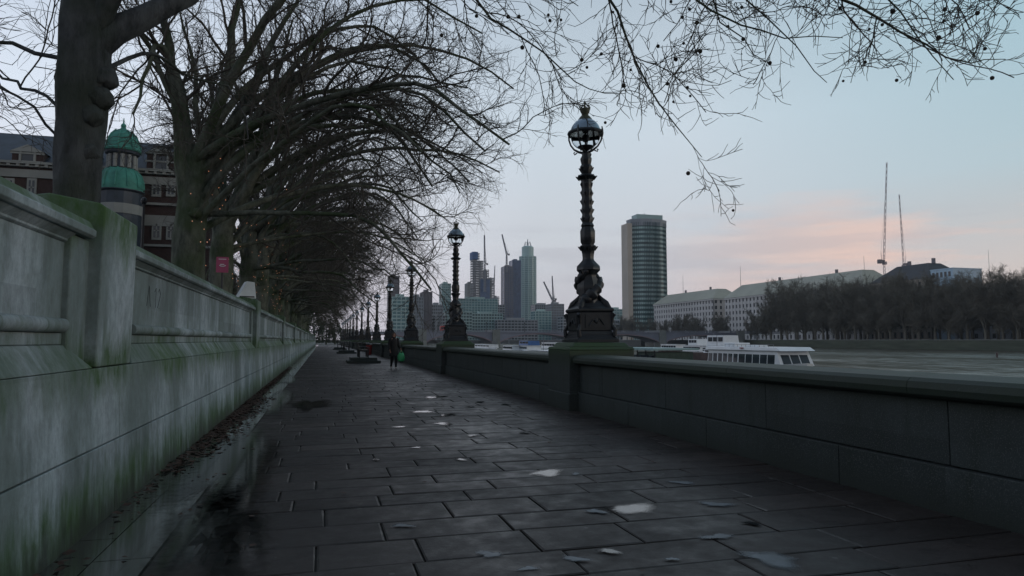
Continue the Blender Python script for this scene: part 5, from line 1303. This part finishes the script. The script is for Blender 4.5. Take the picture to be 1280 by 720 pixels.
# floating pier
y1_, y0_ = at(764, 440, X=40).y, at(822, 440, X=40).y
fp = thing('floating_pier', 'floating pier with dark green sides and a pale flat roof right of the nearest lamp', 'pier', (40, y0_, WATER)); L = y1_ - y0_; zt_ = at(800, 435, X=40).z - WATER
MB().box(0, 6, 0, L, -.4, .7).build('pontoon', M['rust'], fp); 
MB().box(.3, 5.5, 1, L * .45, .702, zt_ - .5).build('shed', M['greenpaint'], fp); MB().box(-.3, 6, .4, L, zt_ - .25, zt_).build('roof', M['tealslab'], fp)
for k in range(6):
    MB().tube([(.1, 1 + k * (L - 2) / 5, .7), (.1, 1 + k * (L - 2) / 5, zt_ - .25)], .08, 6).build('post', M['iron'], fp)
for k in range(4): MB().box(-.02, .28, 1.6 + k * L * .1, 1.6 + k * L * .1 + L * .06, 1.5, zt_ - .9).build('window', M['win'], fp)
for i, (px, X) in enumerate(((771, 38), (834, 58), (1246, 150))):
    y = at(px, 440, X=X).y; t = thing('mooring_pile', ('dark mooring pile beside the floating pier', 'dark mooring pile between the floating pier and the barge', 'single small dark buoy post out on the water at right')[i], 'pile', (X, y, WATER))
    MB().tube([(0, 0, -1), (0, 0, 2.2 if i < 2 else .9)], .22, 8).build('post', M['rust'], t, smooth=True); MB().lathe([(.26, 0), (.26, .12), (.05, .3)], n=10).build('cap', M['white'] if i < 2 else M['rust'], t).location = (0, 0, 2.2 if i < 2 else .9)

# ------------------------------------------------------------------ sky, sun, haze
w = bpy.data.worlds.new('World'); sc.world = w; w.use_nodes = True; nt = w.node_tree
bg = nt.nodes['Background']
sky = nt.nodes.new('ShaderNodeTexSky'); sky.sky_type = 'NISHITA'; sky.sun_disc = False
SUN_EL, SUN_AZ = 11.0, 118.0     # azimuth measured from +Y towards +X
sky.sun_elevation = R(SUN_EL); sky.sun_rotation = R(SUN_AZ); sky.air_density = 1.2; sky.dust_density = 1.5
tc = nt.nodes.new('ShaderNodeTexCoord'); v = tc.outputs['Generated']
sp = nt.nodes.new('ShaderNodeSeparateXYZ'); nt.links.new(v, sp.inputs[0]); x_, z_ = sp.outputs[0], sp.outputs[2]
low = ramp(nt, z_, [(0.0, (.44, .44, .49)), (.05, (.49, .495, .555)), (.14, (.56, .59, .64)), (.30, (.54, .62, .69)), (.6, (.28, .36, .44)), (1, (.15, .21, .28))])
right = ramp(nt, z_, [(0.0, (.56, .48, .46)), (.06, (.60, .51, .48)), (.14, (.50, .50, .51)), (.21, (.42, .53, .58)), (.42, (.28, .46, .54)), (1, (.13, .20, .27))])
base = mixc(nt, ramp(nt, x_, [(.48, 0.0), (.80, 1.0)]), low, right)
left = ramp(nt, x_, [(-.5 + .5, 1.0), (.5, 0.0)])
cn = noise(nt, 1.7, 5, .55, v, (1.0, 1.0, 7.5)); cn2 = noise(nt, 3.0, 5, .6, v, (1, 1, 9))
band = mth(nt, 'MULTIPLY', ramp(nt, z_, [(.01, .2), (.06, 1.0), (.17, .8), (.24, 0.0)]), ramp(nt, x_, [(.44, .05), (.66, 1.0)]))
pink = mth(nt, 'MULTIPLY', ramp(nt, cn, [(.45, 0.0), (.55, 1.0)]), band)
col = mixc(nt, mth(nt, 'MULTIPLY', pink, .85), base, (.78, .54, .46))
col = mixc(nt, ramp(nt, mth(nt, 'ADD', x_, 0.0), [(0.0, 1.0), (.30, 0.0)]), col, (1.22, 1.17, 1.2), 'MULTIPLY')
y_b = ramp(nt, mth(nt, 'ADD', mth(nt, 'MULTIPLY', sp.outputs[1], .5), .5), [(.25, .50), (.62, 1.0)])
col = mixc(nt, 1.0, col, y_b, 'MULTIPLY')
gre = mth(nt, 'MULTIPLY', mth(nt, 'MULTIPLY', ramp(nt, cn2, [(.50, 0.0), (.62, 1.0)]), ramp(nt, z_, [(.02, 1.0), (.13, .6), (.20, 0.0)])), .45)
col = mixc(nt, gre, col, (.36, .36, .42))
skc = mixc(nt, 1.0, sky.outputs[0], (.05, .05, .05), 'MULTIPLY')
col = mixc(nt, .12, col, skc)
nt.links.new(col, bg.inputs[0]); bg.inputs[1].default_value = 1.30
sl = bpy.data.lights.new('sun', 'SUN'); sl.energy = .34; sl.angle = R(16); sl.color = (1, .93, .84)
so = bpy.data.objects.new('sun', sl); COL.objects.link(so)
sd = Vector((math.sin(R(SUN_AZ)) * math.cos(R(SUN_EL)), math.cos(R(SUN_AZ)) * math.cos(R(SUN_EL)), math.sin(R(SUN_EL))))
so.rotation_euler = sd.to_track_quat('Z', 'Y').to_euler()
HAZE = True
if HAZE:
    hz = MB().box(-600, 1100, -320, 1500, -4.6, 260).build('haze', None if False else M['white']); hz.data.materials.clear()
    hm = bpy.data.materials.new('haze_air'); hm.use_nodes = True; n_ = hm.node_tree; n_.nodes.clear()
    ou = n_.nodes.new('ShaderNodeOutputMaterial'); pv = n_.nodes.new('ShaderNodeVolumePrincipled'); pv.inputs['Density'].default_value = .00012
    pv.inputs['Color'].default_value = (.80, .86, .93, 1); n_.links.new(pv.outputs[0], ou.inputs['Volume']); hz.data.materials.append(hm); tag(hz, kind='stuff')

# ------------------------------------------------------------------ camera and render settings
cd = bpy.data.cameras.new('camera'); cam = bpy.data.objects.new('camera', cd); COL.objects.link(cam); sc.camera = cam
cd.sensor_width = 36; cd.lens = 36 * F / 1280; cd.clip_end = 6000; cd.clip_start = .05
cam.location = EYE; cam.rotation_euler = (math.pi / 2 + PH, 0, -TH)
sc.view_settings.view_transform = 'Standard'; sc.view_settings.look = 'None'; sc.view_settings.exposure = 0; sc.view_settings.gamma = 1
sc.render.engine = 'CYCLES'; cy_ = sc.cycles
cy_.use_denoising = True; cy_.max_bounces = 5; cy_.diffuse_bounces = 2; cy_.glossy_bounces = 2; cy_.transmission_bounces = 6; cy_.volume_bounces = 0; cy_.transparent_max_bounces = 6
try: cy_.denoiser = 'OPENIMAGEDENOISE'; cy_.denoising_prefilter = 'ACCURATE'
except Exception: pass
cy_.sample_clamp_indirect = 4
